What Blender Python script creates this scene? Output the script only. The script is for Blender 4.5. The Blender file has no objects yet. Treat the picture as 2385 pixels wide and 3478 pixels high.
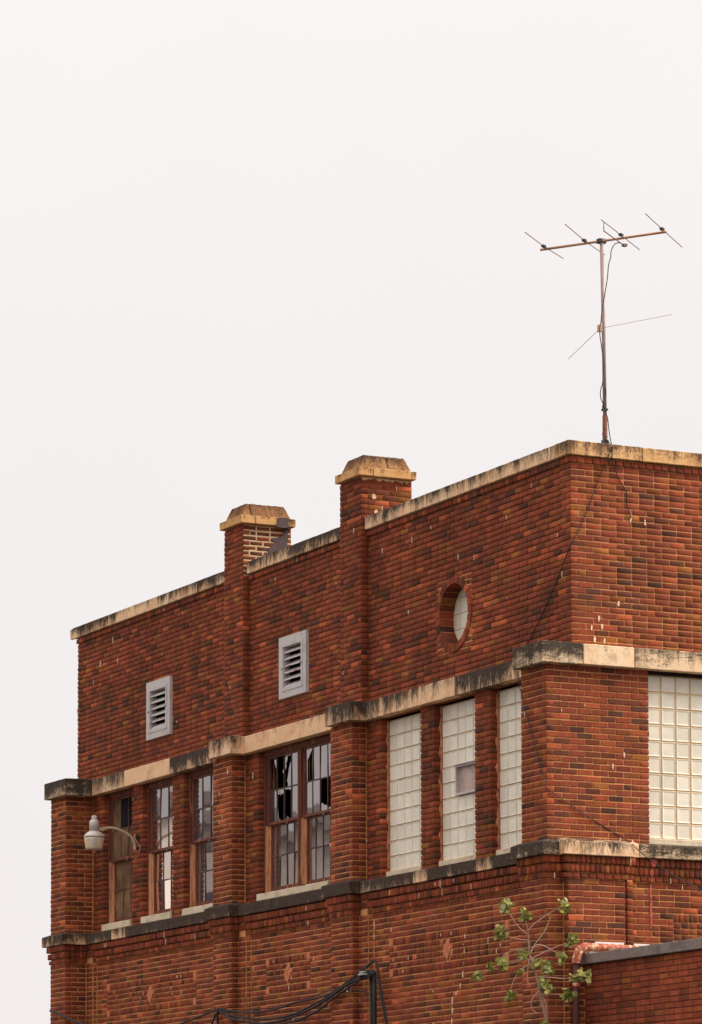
import bpy, bmesh, math, random
import numpy as np
from mathutils import Vector, Matrix, noise

# ------------------------------------------------------------------ camera, sky, sun, exposure
scene = bpy.context.scene
C = scene.collection
yaw, pitch, roll = math.radians(26.3788), math.radians(4.5332), math.radians(-0.1276)
fw = Vector((math.sin(yaw)*math.cos(pitch), math.cos(yaw)*math.cos(pitch), math.sin(pitch)))
rt = Vector((math.cos(yaw), -math.sin(yaw), 0)); up = rt.cross(fw)
r2 = rt*math.cos(roll) + up*math.sin(roll); u2 = -rt*math.sin(roll) + up*math.cos(roll)
CAM = Vector((-21.3668, -37.4879, 1.6003))
cam = bpy.data.cameras.new('camera'); camo = bpy.data.objects.new('camera', cam); C.objects.link(camo)
camo.matrix_world = Matrix(((r2.x, u2.x, -fw.x, CAM.x), (r2.y, u2.y, -fw.y, CAM.y), (r2.z, u2.z, -fw.z, CAM.z), (0, 0, 0, 1)))
cam.sensor_fit = 'VERTICAL'; cam.sensor_height = 24; cam.sensor_width = 24
cam.lens = 24*13122.14/3478; cam.shift_y = (3206.0-1739.0)/3478
cam.clip_start = 0.5; cam.clip_end = 2000
scene.camera = camo

world = bpy.data.worlds.new('World'); scene.world = world; world.use_nodes = True
wt = world.node_tree; wt.nodes.clear()
wo = wt.nodes.new('ShaderNodeOutputWorld'); bg = wt.nodes.new('ShaderNodeBackground'); bg.inputs[1].default_value = 0.1
sky = wt.nodes.new('ShaderNodeTexSky'); sky.sky_type = 'NISHITA'; sky.sun_disc = False
SUN_EL, SUN_AZ = math.radians(36), math.radians(112)
sky.sun_elevation = SUN_EL; sky.sun_rotation = SUN_AZ
tc = wt.nodes.new('ShaderNodeTexCoord'); sx = wt.nodes.new('ShaderNodeSeparateXYZ'); wt.links.new(tc.outputs['Generated'], sx.inputs[0])
def wm(op, a, b):
    n = wt.nodes.new('ShaderNodeMath'); n.operation = op
    for i, v in enumerate((a, b)):
        if isinstance(v, (int, float)): n.inputs[i].default_value = v
        else: wt.links.new(v, n.inputs[i])
    return n.outputs[0]
zz = wm('MAXIMUM', sx.outputs[2], 0.0)
lum = wm('ADD', wm('ADD', wm('MULTIPLY', zz, 1.6), wm('MULTIPLY', wm('POWER', zz, 3.0), 15.0)), 8.9)   # overcast: brighter overhead
cr = wt.nodes.new('ShaderNodeMix'); cr.data_type = 'RGBA'; wt.links.new(wm('MINIMUM', wm('MULTIPLY', zz, 5.0), 1.0), cr.inputs[0])
cr.inputs[6].default_value = (1.0, .944, .944, 1); cr.inputs[7].default_value = (1.0, .953, .945, 1)
cn = wt.nodes.new('ShaderNodeTexNoise'); cn.inputs['Scale'].default_value = 5.0; cn.inputs['Detail'].default_value = 5; wt.links.new(tc.outputs['Generated'], cn.inputs['Vector'])
lum = wm('MULTIPLY', lum, wm('ADD', wm('MULTIPLY', cn.outputs[0], .09), .955))                       # faint unevenness of the cloud sheet
vm = wt.nodes.new('ShaderNodeVectorMath'); vm.operation = 'SCALE'; wt.links.new(cr.outputs[2], vm.inputs[0]); wt.links.new(lum, vm.inputs[3])
mx = wt.nodes.new('ShaderNodeMix'); mx.data_type = 'RGBA'; mx.inputs[0].default_value = 0.97
wt.links.new(sky.outputs[0], mx.inputs[6]); wt.links.new(vm.outputs[0], mx.inputs[7])
wt.links.new(mx.outputs[2], bg.inputs[0]); wt.links.new(bg.outputs[0], wo.inputs[0])

sun = bpy.data.lights.new('sun', 'SUN'); sun.energy = 4.4; sun.angle = math.radians(22); sun.color = (1.0, .93, .84)
suno = bpy.data.objects.new('sun', sun); C.objects.link(suno)
sd = Vector((math.sin(SUN_AZ)*math.cos(SUN_EL), math.cos(SUN_AZ)*math.cos(SUN_EL), math.sin(SUN_EL)))
suno.rotation_euler = (-sd).to_track_quat('-Z', 'Y').to_euler(); suno.location = (20, -20, 40)

vs = scene.view_settings
vs.view_transform = 'Standard'; vs.look = 'None'; vs.exposure = 0.0; vs.gamma = 1.0; vs.use_curve_mapping = False

# ------------------------------------------------------------------ small helpers
rnd = random.Random(11)
def thing(name, label, cat, loc=(0, 0, 0), group=None):
    o = bpy.data.objects.new(name, None); C.objects.link(o); o.location = loc
    o.empty_display_size = 0.2
    o['label'] = label; o['category'] = cat
    if group: o['group'] = group
    return o
def link(name, me, mat=None, parent=None, label=None, kind=None):
    if mat is not None and not me.materials: me.materials.append(mat)
    o = bpy.data.objects.new(name, me); C.objects.link(o)
    if parent is not None:
        o.parent = parent
        if parent.type == 'EMPTY': o.matrix_parent_inverse = Matrix.Translation(-parent.location)
    if label: o['label'] = label
    if kind: o['kind'] = kind
    return o
def fin(name, bm, mat=None, parent=None, smooth=False, **kw):
    bmesh.ops.recalc_face_normals(bm, faces=bm.faces)
    me = bpy.data.meshes.new(name); bm.to_mesh(me); bm.free()
    if smooth:
        for p in me.polygons: p.use_smooth = True
    return link(name, me, mat, parent, **kw)
def box(bm, x0, x1, y0, y1, z0, z1):
    v = [bm.verts.new(p) for p in ((x0, y0, z0), (x1, y0, z0), (x1, y1, z0), (x0, y1, z0), (x0, y0, z1), (x1, y0, z1), (x1, y1, z1), (x0, y1, z1))]
    for f in ((0, 3, 2, 1), (4, 5, 6, 7), (0, 1, 5, 4), (1, 2, 6, 5), (2, 3, 7, 6), (3, 0, 4, 7)): bm.faces.new([v[i] for i in f])
    return v
def boxes(name, lst, mat, parent=None, **kw):
    bm = bmesh.new()
    for b in lst: box(bm, *b)
    return fin(name, bm, mat, parent, **kw)
def smooth_path(pts, n=5):
    P = [Vector(p) for p in pts]
    if len(P) < 3: return P
    out = []
    for i in range(len(P)-1):
        p0 = P[max(i-1, 0)]; p1 = P[i]; p2 = P[i+1]; p3 = P[min(i+2, len(P)-1)]
        for k in range(n):
            t = k/n
            out.append(0.5*((2*p1) + (p2-p0)*t + (2*p0-5*p1+4*p2-p3)*t*t + (3*p1-p0-3*p2+p3)*t**3))
    out.append(P[-1]); return out
def tube(bm, path, r, sides=6, cap=True):
    P = [Vector(p) for p in path]; rings = []
    ref = Vector((0.31, 0.17, 0.93))
    for i, p in enumerate(P):
        t = (P[min(i+1, len(P)-1)] - P[max(i-1, 0)]).normalized()
        a = t.cross(ref)
        if a.length < 1e-3: a = t.cross(Vector((1, 0, 0)))
        a.normalize(); b = t.cross(a)
        rr = r[i] if isinstance(r, (list, tuple)) else r
        rings.append([bm.verts.new(p + (a*math.cos(6.28318*k/sides) + b*math.sin(6.28318*k/sides))*rr) for k in range(sides)])
    for i in range(len(rings)-1):
        for k in range(sides):
            bm.faces.new((rings[i][k], rings[i][(k+1) % sides], rings[i+1][(k+1) % sides], rings[i+1][k]))
    if cap:
        bm.faces.new(rings[0][::-1]); bm.faces.new(rings[-1])
def tube_obj(name, pts, r, mat, parent=None, sides=6, n=5, **kw):
    bm = bmesh.new(); tube(bm, smooth_path(pts, n) if n else pts, r, sides); return fin(name, bm, mat, parent, smooth=True, **kw)
def lathe(bm, cx, cy, prof, n=24):
    rings = [[bm.verts.new((cx + r*math.cos(6.28318*k/n), cy + r*math.sin(6.28318*k/n), z)) for k in range(n)] for r, z in prof]
    for i in range(len(rings)-1):
        for k in range(n): bm.faces.new((rings[i][k], rings[i][(k+1) % n], rings[i+1][(k+1) % n], rings[i+1][k]))
    bm.faces.new(rings[0][::-1]); bm.faces.new(rings[-1])
def prism(bm, poly, axis, a, b):
    """poly = (u, z) points; axis 'x': extruded along x from a to b with u=y;  axis 'y': extruded along y with u=x."""
    mk = (lambda u, z, d: (d, u, z)) if axis == 'x' else (lambda u, z, d: (u, d, z))
    A = [bm.verts.new(mk(u, z, a)) for u, z in poly]; B = [bm.verts.new(mk(u, z, b)) for u, z in poly]
    n = len(poly)
    bm.faces.new(A); bm.faces.new(B[::-1])
    for i in range(n): bm.faces.new((A[i], B[i], B[(i+1) % n], A[(i+1) % n]))

# ------------------------------------------------------------------ materials
class NT:
    def __init__(s, name):
        s.m = bpy.data.materials.new(name); s.m.use_nodes = True; s.t = s.m.node_tree; s.t.nodes.clear()
        s.out = s.t.nodes.new('ShaderNodeOutputMaterial')
    def put(s, sock, v):
        if v is None: return
        if isinstance(v, (int, float)): sock.default_value = v
        elif isinstance(v, tuple): sock.default_value = v if len(v) == len(sock.default_value) else tuple(v) + (1,)
        else: s.t.links.new(v, sock)
    def n(s, t): return s.t.nodes.new('ShaderNode' + t)
    def pos(s): return s.n('NewGeometry').outputs['Position']
    def gen(s): return s.n('TexCoord').outputs['Generated']
    def scale(s, v, sc):
        n = s.n('VectorMath'); n.operation = 'MULTIPLY'; s.put(n.inputs[0], v); n.inputs[1].default_value = sc; return n.outputs[0]
    def noise(s, v, sc, det=4, rough=.6, dist=0.0):
        n = s.n('TexNoise'); s.put(n.inputs['Vector'], v); n.inputs['Scale'].default_value = sc; n.inputs['Detail'].default_value = det
        n.inputs['Roughness'].default_value = rough; n.inputs['Distortion'].default_value = dist; return n.outputs[0]
    def math(s, op, a, b=None, clamp=False):
        n = s.n('Math'); n.operation = op; n.use_clamp = clamp; s.put(n.inputs[0], a); s.put(n.inputs[1], b); return n.outputs[0]
    def rng(s, v, a, b, c=0.0, d=1.0):
        n = s.n('MapRange'); s.put(n.inputs[0], v)
        for i, q in enumerate((a, b, c, d)): s.put(n.inputs[i+1], q)
        return n.outputs[0]
    def mix(s, f, a, b, mode='MIX'):
        n = s.n('Mix'); n.data_type = 'RGBA'; n.blend_type = mode; s.put(n.inputs[0], f); s.put(n.inputs[6], a); s.put(n.inputs[7], b); return n.outputs[2]
    def ramp(s, f, stops, interp='LINEAR'):
        n = s.n('ValToRGB'); n.color_ramp.interpolation = interp; e = n.color_ramp.elements
        while len(e) < len(stops): e.new(0.5)
        for q, (p, c) in zip(e, stops): q.position = p; q.color = tuple(c) + (1,)
        s.put(n.inputs[0], f); return n.outputs[0]
    def attr(s, name, typ='GEOMETRY'):
        n = s.n('Attribute'); n.attribute_type = typ; n.attribute_name = name; return n.outputs['Fac']
    def oinfo(s): return s.n('ObjectInfo').outputs['Random']
    def mul(s, col, f):
        n = s.n('VectorMath'); n.operation = 'SCALE'; s.put(n.inputs[0], col); s.put(n.inputs[3], f); return n.outputs[0]
    def bump(s, h, st=.3, d=.005):
        n = s.n('Bump'); n.inputs['Strength'].default_value = st; n.inputs['Distance'].default_value = d; s.put(n.inputs['Height'], h); return n.outputs[0]
    def bsdf(s, col, rough=.85, spec=.25, metal=0.0, normal=None):
        n = s.n('BsdfPrincipled'); s.put(n.inputs['Base Color'], col); s.put(n.inputs['Roughness'], rough)
        s.put(n.inputs['Specular IOR Level'], spec); s.put(n.inputs['Metallic'], metal)
        if normal is not None: s.put(n.inputs['Normal'], normal)
        s.t.links.new(n.outputs[0], s.out.inputs[0]); return s.m

BRICKS = [(0.1052, 0.0388, 0.0242), (0.1402, 0.0438, 0.0237), (0.1646, 0.0446, 0.0244), (0.1984, 0.0511, 0.0245), (0.212, 0.0512, 0.0245), (0.2323, 0.0513, 0.0265), (0.2462, 0.0536, 0.0255), (0.2462, 0.0664, 0.0209), (0.2665, 0.0559, 0.0285), (0.2733, 0.0602, 0.0265), (0.2869, 0.0625, 0.0276), (0.3145, 0.0658, 0.0277), (0.3418, 0.0713, 0.0288), (0.3145, 0.1057, 0.0266), (0.39, 0.0846, 0.0319), (0.4867, 0.1145, 0.0416)]
def brick_mat(name, typ, gain=1.0, flat=0.0):
    s = NT(name); p = s.pos()
    t = s.attr('tint', typ); t2 = s.attr('tint2', typ)
    cols = [tuple(c*(1-flat) + m*flat for c, m in zip(col, (.225, .047, .019))) for col in BRICKS]
    c = s.ramp(t, [(i/len(cols), q) for i, q in enumerate(cols)], 'CONSTANT')
    g = s.math('MULTIPLY', s.rng(s.noise(p, 34, 5, .7), .25, .75, .74, 1.24), s.rng(t2, 0, 1, .80*gain, 1.22*gain))
    g = s.math('MULTIPLY', g, s.rng(s.noise(s.scale(p, (1, 1, .45)), .75, 5, .62), .3, .7, .72, 1.16))
    g = s.math('MULTIPLY', g, s.rng(s.noise(s.scale(p, (1, 1, .05)), 5.5, 5, .7), .32, .62, .74, 1.08))
    g = s.math('MULTIPLY', g, s.rng(s.noise(p, 190, 2, .5), .35, .62, .80, 1.10))
    c = s.mul(c, g)
    moss = s.rng(s.noise(p, 1.7, 5, .65), .52, .74, 0, .42)
    c = s.mix(s.math('MULTIPLY', moss, s.rng(s.noise(p, 60, 3), .3, .7, .3, 1.0)), c, (.115, .052, .014))
    pale = s.math('MULTIPLY', s.rng(s.noise(p, 9, 6, .75), .66, .78, 0, .5), s.rng(t2, .5, 1, 0, 1))
    c = s.mix(pale, c, (.40, .17, .085))
    h = s.math('ADD', s.noise(p, 120, 4, .7), s.math('MULTIPLY', s.noise(p, 420, 2), .4))
    return s.bsdf(c, .9, .18, 0, s.bump(h, .55, .004))
def mortar_mat(name, a, b, dark):
    s = NT(name); p = s.pos()
    c = s.mix(s.rng(s.noise(p, 3.0, 5, .65), .35, .65), a, b)
    c = s.mix(s.rng(s.noise(p, 1.1, 5, .7), .48, .68, 0, .75), c, dark)
    c = s.mul(c, s.rng(s.noise(p, 70, 3), .3, .7, .75, 1.2))
    return s.bsdf(c, .95, .1, 0, s.bump(s.noise(p, 150, 3), .5, .004))
MB = brick_mat('brick_mixed', 'GEOMETRY'); MBO = brick_mat('brick_single', 'OBJECT')
MBA = brick_mat('annex_brick_mixed', 'GEOMETRY', 1.22, .45); MBAO = brick_mat('annex_brick_single', 'OBJECT', 1.22, .45)
MMORT = mortar_mat('mortar_tan', (.74, .36, .145), (.62, .27, .105), (.34, .135, .060))
MMORTL = mortar_mat('mortar_shaded', (.33, .14, .056), (.25, .098, .038), (.12, .046, .024))  # darker mortar copy: shade in the left-face joints put into the colour
MMORTA = mortar_mat('mortar_annex', (.20, .06, .028), (.15, .045, .022), (.09, .03, .018))
MCREAM = mortar_mat('mortar_cream', (.72, .52, .30), (.66, .44, .24), (.42, .26, .13))
def stone_mat(name, c1, c2, soil, soot=(.022, .017, .015), streak=(1, 1, .42), grain=1.0, grad=.16):
    s = NT(name); p = s.pos(); g = s.n('SeparateXYZ'); s.put(g.inputs[0], s.gen()); gz = g.outputs[2]
    so = s.attr('soot', 'OBJECT'); r = s.oinfo()
    off = s.n('CombineXYZ'); s.put(off.inputs[0], s.math('MULTIPLY', r, 37.0)); s.put(off.inputs[1], s.math('MULTIPLY', r, 91.0))
    ad = s.n('VectorMath'); ad.operation = 'ADD'; s.put(ad.inputs[0], p); s.put(ad.inputs[1], off.outputs[0]); q = ad.outputs[0]
    c = s.mix(s.rng(s.noise(q, 2.2, 4), .35, .65), c1, c2)
    c = s.mix(s.rng(s.noise(q, 5.5, 6, .7), .5, .72, 0, .8), c, soil)
    c = s.mul(c, s.rng(s.noise(p, 45*grain, 4, .7), .3, .7, .86, 1.1))
    big = s.noise(s.scale(q, streak), 3.4, 8, .78, .6)
    fine = s.noise(s.scale(q, (streak[0], streak[1], streak[2]*.55)), 52, 6, .80)
    drip = s.noise(s.scale(q, (1, 1, .05)), 11, 4, .7)
    v = s.math('ADD', s.math('ADD', s.math('ADD', s.math('MULTIPLY', big, .62), s.math('MULTIPLY', drip, .30)), s.math('MULTIPLY', fine, .50)), s.math('MULTIPLY', s.math('SUBTRACT', gz, .5), grad))
    thr = s.rng(so, 0, 1, .93, .46)
    m = s.rng(s.math('SUBTRACT', v, thr), -.055, .10)
    m = s.math('MULTIPLY', m, s.rng(s.noise(p, 130, 3, .6), .30, .46, .72, 1.0))
    c = s.mix(s.math('MULTIPLY', m, .97), c, soot)
    h = s.math('ADD', s.noise(p, 60*grain, 5, .7), s.math('MULTIPLY', m, .25))
    return s.bsdf(c, .9, .15, 0, s.bump(h, .5, .006))
MLIME = stone_mat('limestone', (.88, .60, .365), (.82, .48, .265), (.50, .265, .135))
MDIAG = stone_mat('limestone_raked', (.90, .67, .43), (.84, .57, .34), (.48, .28, .15), streak=(1.0, 1.0, 2.6))
MOCHRE = stone_mat('coping_ochre', (.76, .435, .185), (.82, .50, .235), (.50, .23, .09), soot=(.085, .045, .030), streak=(1, 1, .9), grad=.10)
MCAP = stone_mat('cap_sandstone', (.62, .325, .13), (.68, .385, .165), (.34, .15, .06), soot=(.05, .03, .022), streak=(1, 1, 1))
MPEB = stone_mat('cap_pebbled', (.25, .115, .045), (.36, .185, .075), (.10, .042, .022), soot=(.06, .03, .02), streak=(1, 1, 1), grain=2.4)
MSILL = stone_mat('window_sill_stone', (.72, .60, .42), (.66, .52, .36), (.42, .31, .21), streak=(1, 1, .5))
def plain(name, col, rough=.6, spec=.3, metal=0.0, var=.25, sc=18, bump=.2, patch=None, psc=6, plo=.56, phi=.66):
    s = NT(name); p = s.pos()
    c = s.mul(s.mix(0.0, col, col), s.rng(s.noise(p, sc, 5, .65), .3, .7, 1-var, 1+var))
    if patch: c = s.mix(s.rng(s.noise(p, psc, 6, .72), plo, phi), c, patch)
    return s.bsdf(c, rough, spec, metal, s.bump(s.noise(p, sc*5, 3), bump, .003))
def wood(name, col, peel, lo, hi):
    s = NT(name); p = s.pos(); q = s.scale(p, (1, 1, .12))
    c = s.mul(s.mix(0.0, col, col), s.rng(s.noise(q, 40, 4, .7), .3, .7, .7, 1.3))
    c = s.mix(s.rng(s.noise(q, 16, 6, .75), lo, hi), c, peel)
    return s.bsdf(c, .7, .3, 0, s.bump(s.noise(q, 120, 3), .4, .003))
MWOOD = wood('window_paint_redbrown', (.150, .042, .024), (.55, .25, .11), .56, .70)
MWOODP = wood('window_wood_peeled', (.36, .13, .060), (.74, .37, .18), .38, .54)
MMUNT = wood('muntin_paint', (.085, .045, .032), (.42, .26, .14), .56, .66)
MDARK = plain('shaded_soffit', (.020, .014, .012), .9, .1)  # near-black: the shade under the lintels is put into the colour
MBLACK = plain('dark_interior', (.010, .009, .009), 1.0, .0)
MGALV = plain('painted_grey_metal', (.54, .485, .46), .6, .3, 0, .10, 30, .15, (.40, .34, .30), 5, .52, .72)
MGALVR = plain('peeling_louver', (.52, .465, .44), .6, .3, 0, .1, 30, .15, (.28, .09, .055), 11, .54, .60)
MRUST = plain('rusty_paint', (.40, .085, .040), .6, .35, 0, .5, 26, .8, (.88, .56, .34), 21, .50, .58)
MRUSTD = plain('dark_rusty_pipe', (.085, .028, .020), .65, .3, 0, .3, 22, .3, (.26, .08, .05), 9, .62, .72)
MMAST = plain('mast_galvanised', (.38, .27, .245), .55, .4, .1, .15, 20, .1)
MMASTR = plain('mast_rust', (.20, .075, .038), .8, .2, 0, .35, 26, .3, (.11, .055, .045), 12, .5, .62)
MBOOM = plain('boom_tarnished', (.50, .27, .15), .45, .5, .3, .15, 20, .1)
MROD = plain('rod_tarnished', (.22, .125, .09), .5, .4, .3, .15, 20, .1)
MRUBBER = plain('black_rubber', (.016, .015, .017), .55, .4)
MCABLE = plain('grey_black_cable', (.026, .022, .023), .7, .3, 0, .3, 8)
MALU = plain('lamp_aluminium', (.52, .46, .41), .5, .5, .3, .2, 25, .2, (.30, .20, .13), 14, .58, .72)
MLENS = plain('lamp_lens_yellowed', (.66, .53, .36), .35, .5, 0, .06, 14, .05, (.36, .30, .25), 7, .66, .68)
MARM = plain('lamp_arm_tan', (.50, .36, .23), .55, .4, 0, .15, 14, .1)
MWHITE = plain('white_flashing', (.82, .76, .70), .6, .3, 0, .08, 10)
MSMEAR = plain('lime_smear', (.78, .59, .41), .95, .1, 0, .12, 60)
MTAR = plain('roof_tar', (.088, .054, .050), .75, .3, 0, .25, 18, .6)
MPUTTY = plain('jamb_sealant', (.55, .23, .125), .9, .1, 0, .35, 14, .4, (.26, .07, .05), 8, .5, .62)
MDRIP = plain('old_red_paint', (.42, .075, .055), .7, .2, 0, .3, 20, .3, (.74, .40, .30), 12, .54, .64)
MDIA = plain('terracotta_tile', (.56, .185, .085), .85, .2, 0, .18, 30, .3)
MCOPA = plain('annex_coping_grey', (.235, .185, .16), .9, .15, 0, .22, 24, .4, (.12, .095, .085), 4, .5, .7)
MROOF = plain('roof_felt', (.07, .065, .06), .95, .1)
MGROUND = plain('asphalt', (.085, .078, .07), .95, .1, 0, .3, 3)
MBARK = plain('sapling_bark', (.33, .215, .15), .8, .2, 0, .25, 40)
MTWIG = plain('sapling_twig', (.50, .31, .23), .7, .3, 0, .2, 40)
MCURT = plain('dirty_plastic_sheet', (.42, .30, .25), .5, .4, 0, .35, 6, .2)
def leaf_mat():
    s = NT('leaf'); r = s.oinfo(); p = s.pos()
    c = s.ramp(r, [(0, (.10, .12, .020)), (.25, (.27, .24, .036)), (.5, (.19, .19, .028)), (.75, (.31, .275, .045)), (.92, (.38, .30, .06)), (1, (.27, .31, .17))])
    c = s.mul(c, s.rng(s.noise(p, 60, 3), .3, .7, .8, 1.2))
    m = s.bsdf(c, .5, .4); return m
MLEAF = leaf_mat()
def glass_mat(name, film, mirror, filmvar=.25):
    s = NT(name); p = s.pos()
    d = s.n('BsdfDiffuse'); s.put(d.inputs[0], s.mul(s.mix(0.0, film, film), s.rng(s.noise(p, 2.6, 5, .6), .3, .7, 1-filmvar, 1+filmvar)))
    g = s.n('BsdfGlossy'); g.inputs['Roughness'].default_value = .025; s.put(g.inputs[0], (.95, .87, .87))
    b = s.bump(s.noise(p, 1.6, 2), .10, .02); s.put(g.inputs['Normal'], b)
    m = s.n('MixShader'); m.inputs[0].default_value = mirror
    s.t.links.new(d.outputs[0], m.inputs[1]); s.t.links.new(g.outputs[0], m.inputs[2]); s.t.links.new(m.outputs[0], s.out.inputs[0]); return s.m
GDUST = glass_mat('glass_dusty', (.070, .054, .056), .33)
GCLEAN = glass_mat('glass_clean', (.06, .055, .06), .88)
GDARK = glass_mat('glass_amber_reflection', (.165, .098, .055), .10, .75)  # amber reflection of the far-left window, painted into the film colour
GNAVY = glass_mat('glass_black', (.012, .014, .019), .06, .5)  # dark reflection in its upper panes, also painted into the film colour
def block_mat():
    s = NT('painted_glass_block'); p = s.pos(); r = s.oinfo()
    c = s.mix(r, (.85, .765, .62), (.74, .665, .53))
    c = s.mul(c, s.rng(s.noise(p, 6, 4, .6), .3, .7, .90, 1.06))
    return s.bsdf(c, .35, .45, 0, s.bump(s.noise(p, 30, 2), .08, .004))
MBLOCK = block_mat()
MGRID = plain('glass_block_mortar', (.60, .44, .27), .9, .1, 0, .18, 20, .3, (.40, .22, .10), 5, .56, .68)
MGRIDR = plain('block_joint_ochre', (.62, .42, .22), .9, .1, 0, .18, 20, .3, (.50, .30, .13), 5, .56, .68)

# ------------------------------------------------------------------ measured runs of wires, cables and twigs (metres)
TRUNK = [(-0.805, -0.949, 3.789), (-0.840, -0.945, 3.941), (-0.866, -0.941, 4.041), (-0.901, -0.936, 4.179), (-0.942, -0.931, 4.348), (-0.973, -0.929, 4.501), (-1.007, -0.922, 4.620), (-1.063, -0.909, 4.781), (-1.079, -0.915, 4.942), (-1.090, -0.920, 5.060), (-1.108, -0.918, 5.128), (-1.117, -0.917, 5.179)]
BRANCHES = [
 [(-1.089, -0.917, 5.009), (-1.183, -0.877, 5.094), (-1.239, -0.857, 5.179), (-1.272, -0.846, 5.239)],
 [(-1.090, -0.920, 5.052), (-1.017, -0.963, 5.136), (-0.913, -1.022, 5.221), (-0.824, -1.072, 5.280)],
 [(-1.059, -0.913, 4.806), (-1.024, -0.938, 4.891), (-0.937, -0.993, 5.026), (-0.874, -1.039, 5.195)],
 [(-1.079, -0.916, 4.950), (-1.178, -0.868, 4.959), (-1.286, -0.817, 4.993)],
 [(-1.035, -0.921, 4.755), (-0.900, -0.994, 4.831), (-0.735, -1.083, 4.907)],
 [(-1.052, -0.918, 4.815), (-1.009, -0.946, 4.891), (-0.933, -0.983, 4.890), (-0.777, -1.052, 4.797)],
 [(-1.067, -0.909, 4.806), (-1.144, -0.874, 4.844), (-1.250, -0.821, 4.832), (-1.325, -0.779, 4.773), (-1.376, -0.749, 4.722)],
 [(-1.065, -0.905, 4.747), (-1.201, -0.835, 4.713), (-1.382, -0.741, 4.671), (-1.524, -0.663, 4.578)],
 [(-1.048, -0.910, 4.704), (-1.085, -0.889, 4.679), (-1.166, -0.841, 4.595), (-1.216, -0.808, 4.493), (-1.236, -0.790, 4.400)],
 [(-1.069, -0.903, 4.747), (-1.077, -0.883, 4.569), (-1.069, -0.881, 4.493), (-1.047, -0.888, 4.450)],
 [(-1.063, -0.909, 4.776), (-0.987, -0.940, 4.704), (-0.925, -0.966, 4.653)],
 [(-0.982, -0.929, 4.552), (-0.837, -1.000, 4.543), (-0.708, -1.064, 4.534), (-0.556, -1.141, 4.568)],
 [(-0.942, -0.931, 4.357), (-0.846, -0.979, 4.362), (-0.755, -1.025, 4.361)],
 [(-0.962, -0.925, 4.399), (-1.027, -0.884, 4.298), (-1.016, -0.881, 4.196), (-0.961, -0.904, 4.153)],
 [(-0.922, -0.941, 4.348), (-0.883, -0.949, 4.230), (-0.867, -0.943, 4.060)],
]
CLUSTERS = [((-1.305, -0.837, 5.323), 0.071, 14), ((-1.119, -0.920, 5.221), 0.065, 12), ((-0.749, -1.113, 5.322), 0.076, 12), ((-1.356, -0.786, 5.036), 0.076, 14), ((-0.652, -1.127, 4.941), 0.076, 12), ((-0.745, -1.065, 4.758), 0.054, 8), ((-1.330, -0.769, 4.697), 0.065, 10), ((-1.435, -0.713, 4.655), 0.048, 7), ((-1.569, -0.639, 4.567), 0.054, 9), ((-1.231, -0.787, 4.349), 0.065, 11), ((-1.152, -0.850, 4.606), 0.034, 5), ((-0.879, -0.988, 4.645), 0.076, 14), ((-0.987, -0.939, 4.687), 0.065, 8), ((-1.135, -0.874, 4.789), 0.068, 10), ((-0.895, -0.963, 4.450), 0.099, 20), ((-0.511, -1.164, 4.568), 0.082, 12), ((-0.632, -1.102, 4.542), 0.048, 5), ((-0.678, -1.061, 4.348), 0.076, 13), ((-0.889, -0.931, 4.052), 0.042, 5)]
CABLE_UP = [(-0.270, 8.977, 4.788), (-0.270, 8.464, 4.721), (-0.270, 8.005, 4.681), (-0.270, 7.329, 4.678), (-0.270, 6.669, 4.733), (-0.270, 6.024, 4.751), (-0.270, 5.644, 4.783), (-0.270, 5.394, 4.837), (-0.270, 4.930, 4.972), (-0.270, 4.414, 5.122)]
CABLE_LOW = [(-0.270, 8.977, 4.781), (-0.270, 8.556, 4.672), (-0.270, 8.005, 4.608), (-0.270, 7.329, 4.564), (-0.270, 6.669, 4.592), (-0.270, 6.024, 4.695), (-0.270, 5.519, 4.790), (-0.270, 4.930, 4.952), (-0.270, 4.414, 5.112)]
CABLE_LOW2 = [(-0.270, 8.977, 4.773), (-0.270, 8.649, 4.646), (-0.270, 8.005, 4.558), (-0.270, 7.497, 4.516), (-0.270, 6.833, 4.544), (-0.270, 6.152, 4.633), (-0.270, 5.644, 4.742), (-0.270, 5.176, 4.865), (-0.270, 4.778, 4.928), (-0.270, 4.505, 4.952)]
CABLE_LOW3 = [(-0.270, 7.598, 4.443), (-0.270, 6.997, 4.483), (-0.270, 6.507, 4.512), (-0.270, 5.961, 4.601), (-0.270, 5.550, 4.723), (-0.270, 5.146, 4.822), (-0.270, 4.778, 4.908), (-0.270, 4.490, 4.930)]
CABLE_THIN = [(-0.270, 8.977, 4.785), (-0.270, 8.464, 4.705), (-0.270, 8.005, 4.724), (-0.270, 7.162, 4.704), (-0.270, 6.506, 4.744), (-0.270, 5.960, 4.803), (-0.270, 5.425, 4.839), (-0.270, 5.146, 4.877)]
TWIN_A = [(-0.270, 4.414, 5.122), (-0.270, 4.354, 5.057), (-0.270, 4.296, 4.864), (-0.270, 4.208, 4.603), (-0.270, 4.106, 4.325), (-0.270, 4.033, 4.110)]
TWIN_B = [(-0.270, 4.414, 5.126), (-0.270, 4.336, 5.062), (-0.270, 4.266, 4.862), (-0.270, 4.172, 4.600), (-0.270, 4.061, 4.323), (-0.270, 3.980, 4.107)]
CABLE_LEFT = [(-0.500, 14.374, 5.056), (-0.500, 14.159, 5.027), (-0.500, 13.710, 4.917), (-0.500, 13.158, 4.803), (-0.500, 12.509, 4.678)]
CABLE_MID = [(-0.270, 10.772, 4.593), (-0.270, 10.256, 4.654), (-0.270, 9.595, 4.721), (-0.270, 8.977, 4.788)]
CABLE_DOWN1 = [(-0.270, 8.977, 4.788), (-0.270, 9.043, 4.699), (-0.270, 9.005, 4.501)]
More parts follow.
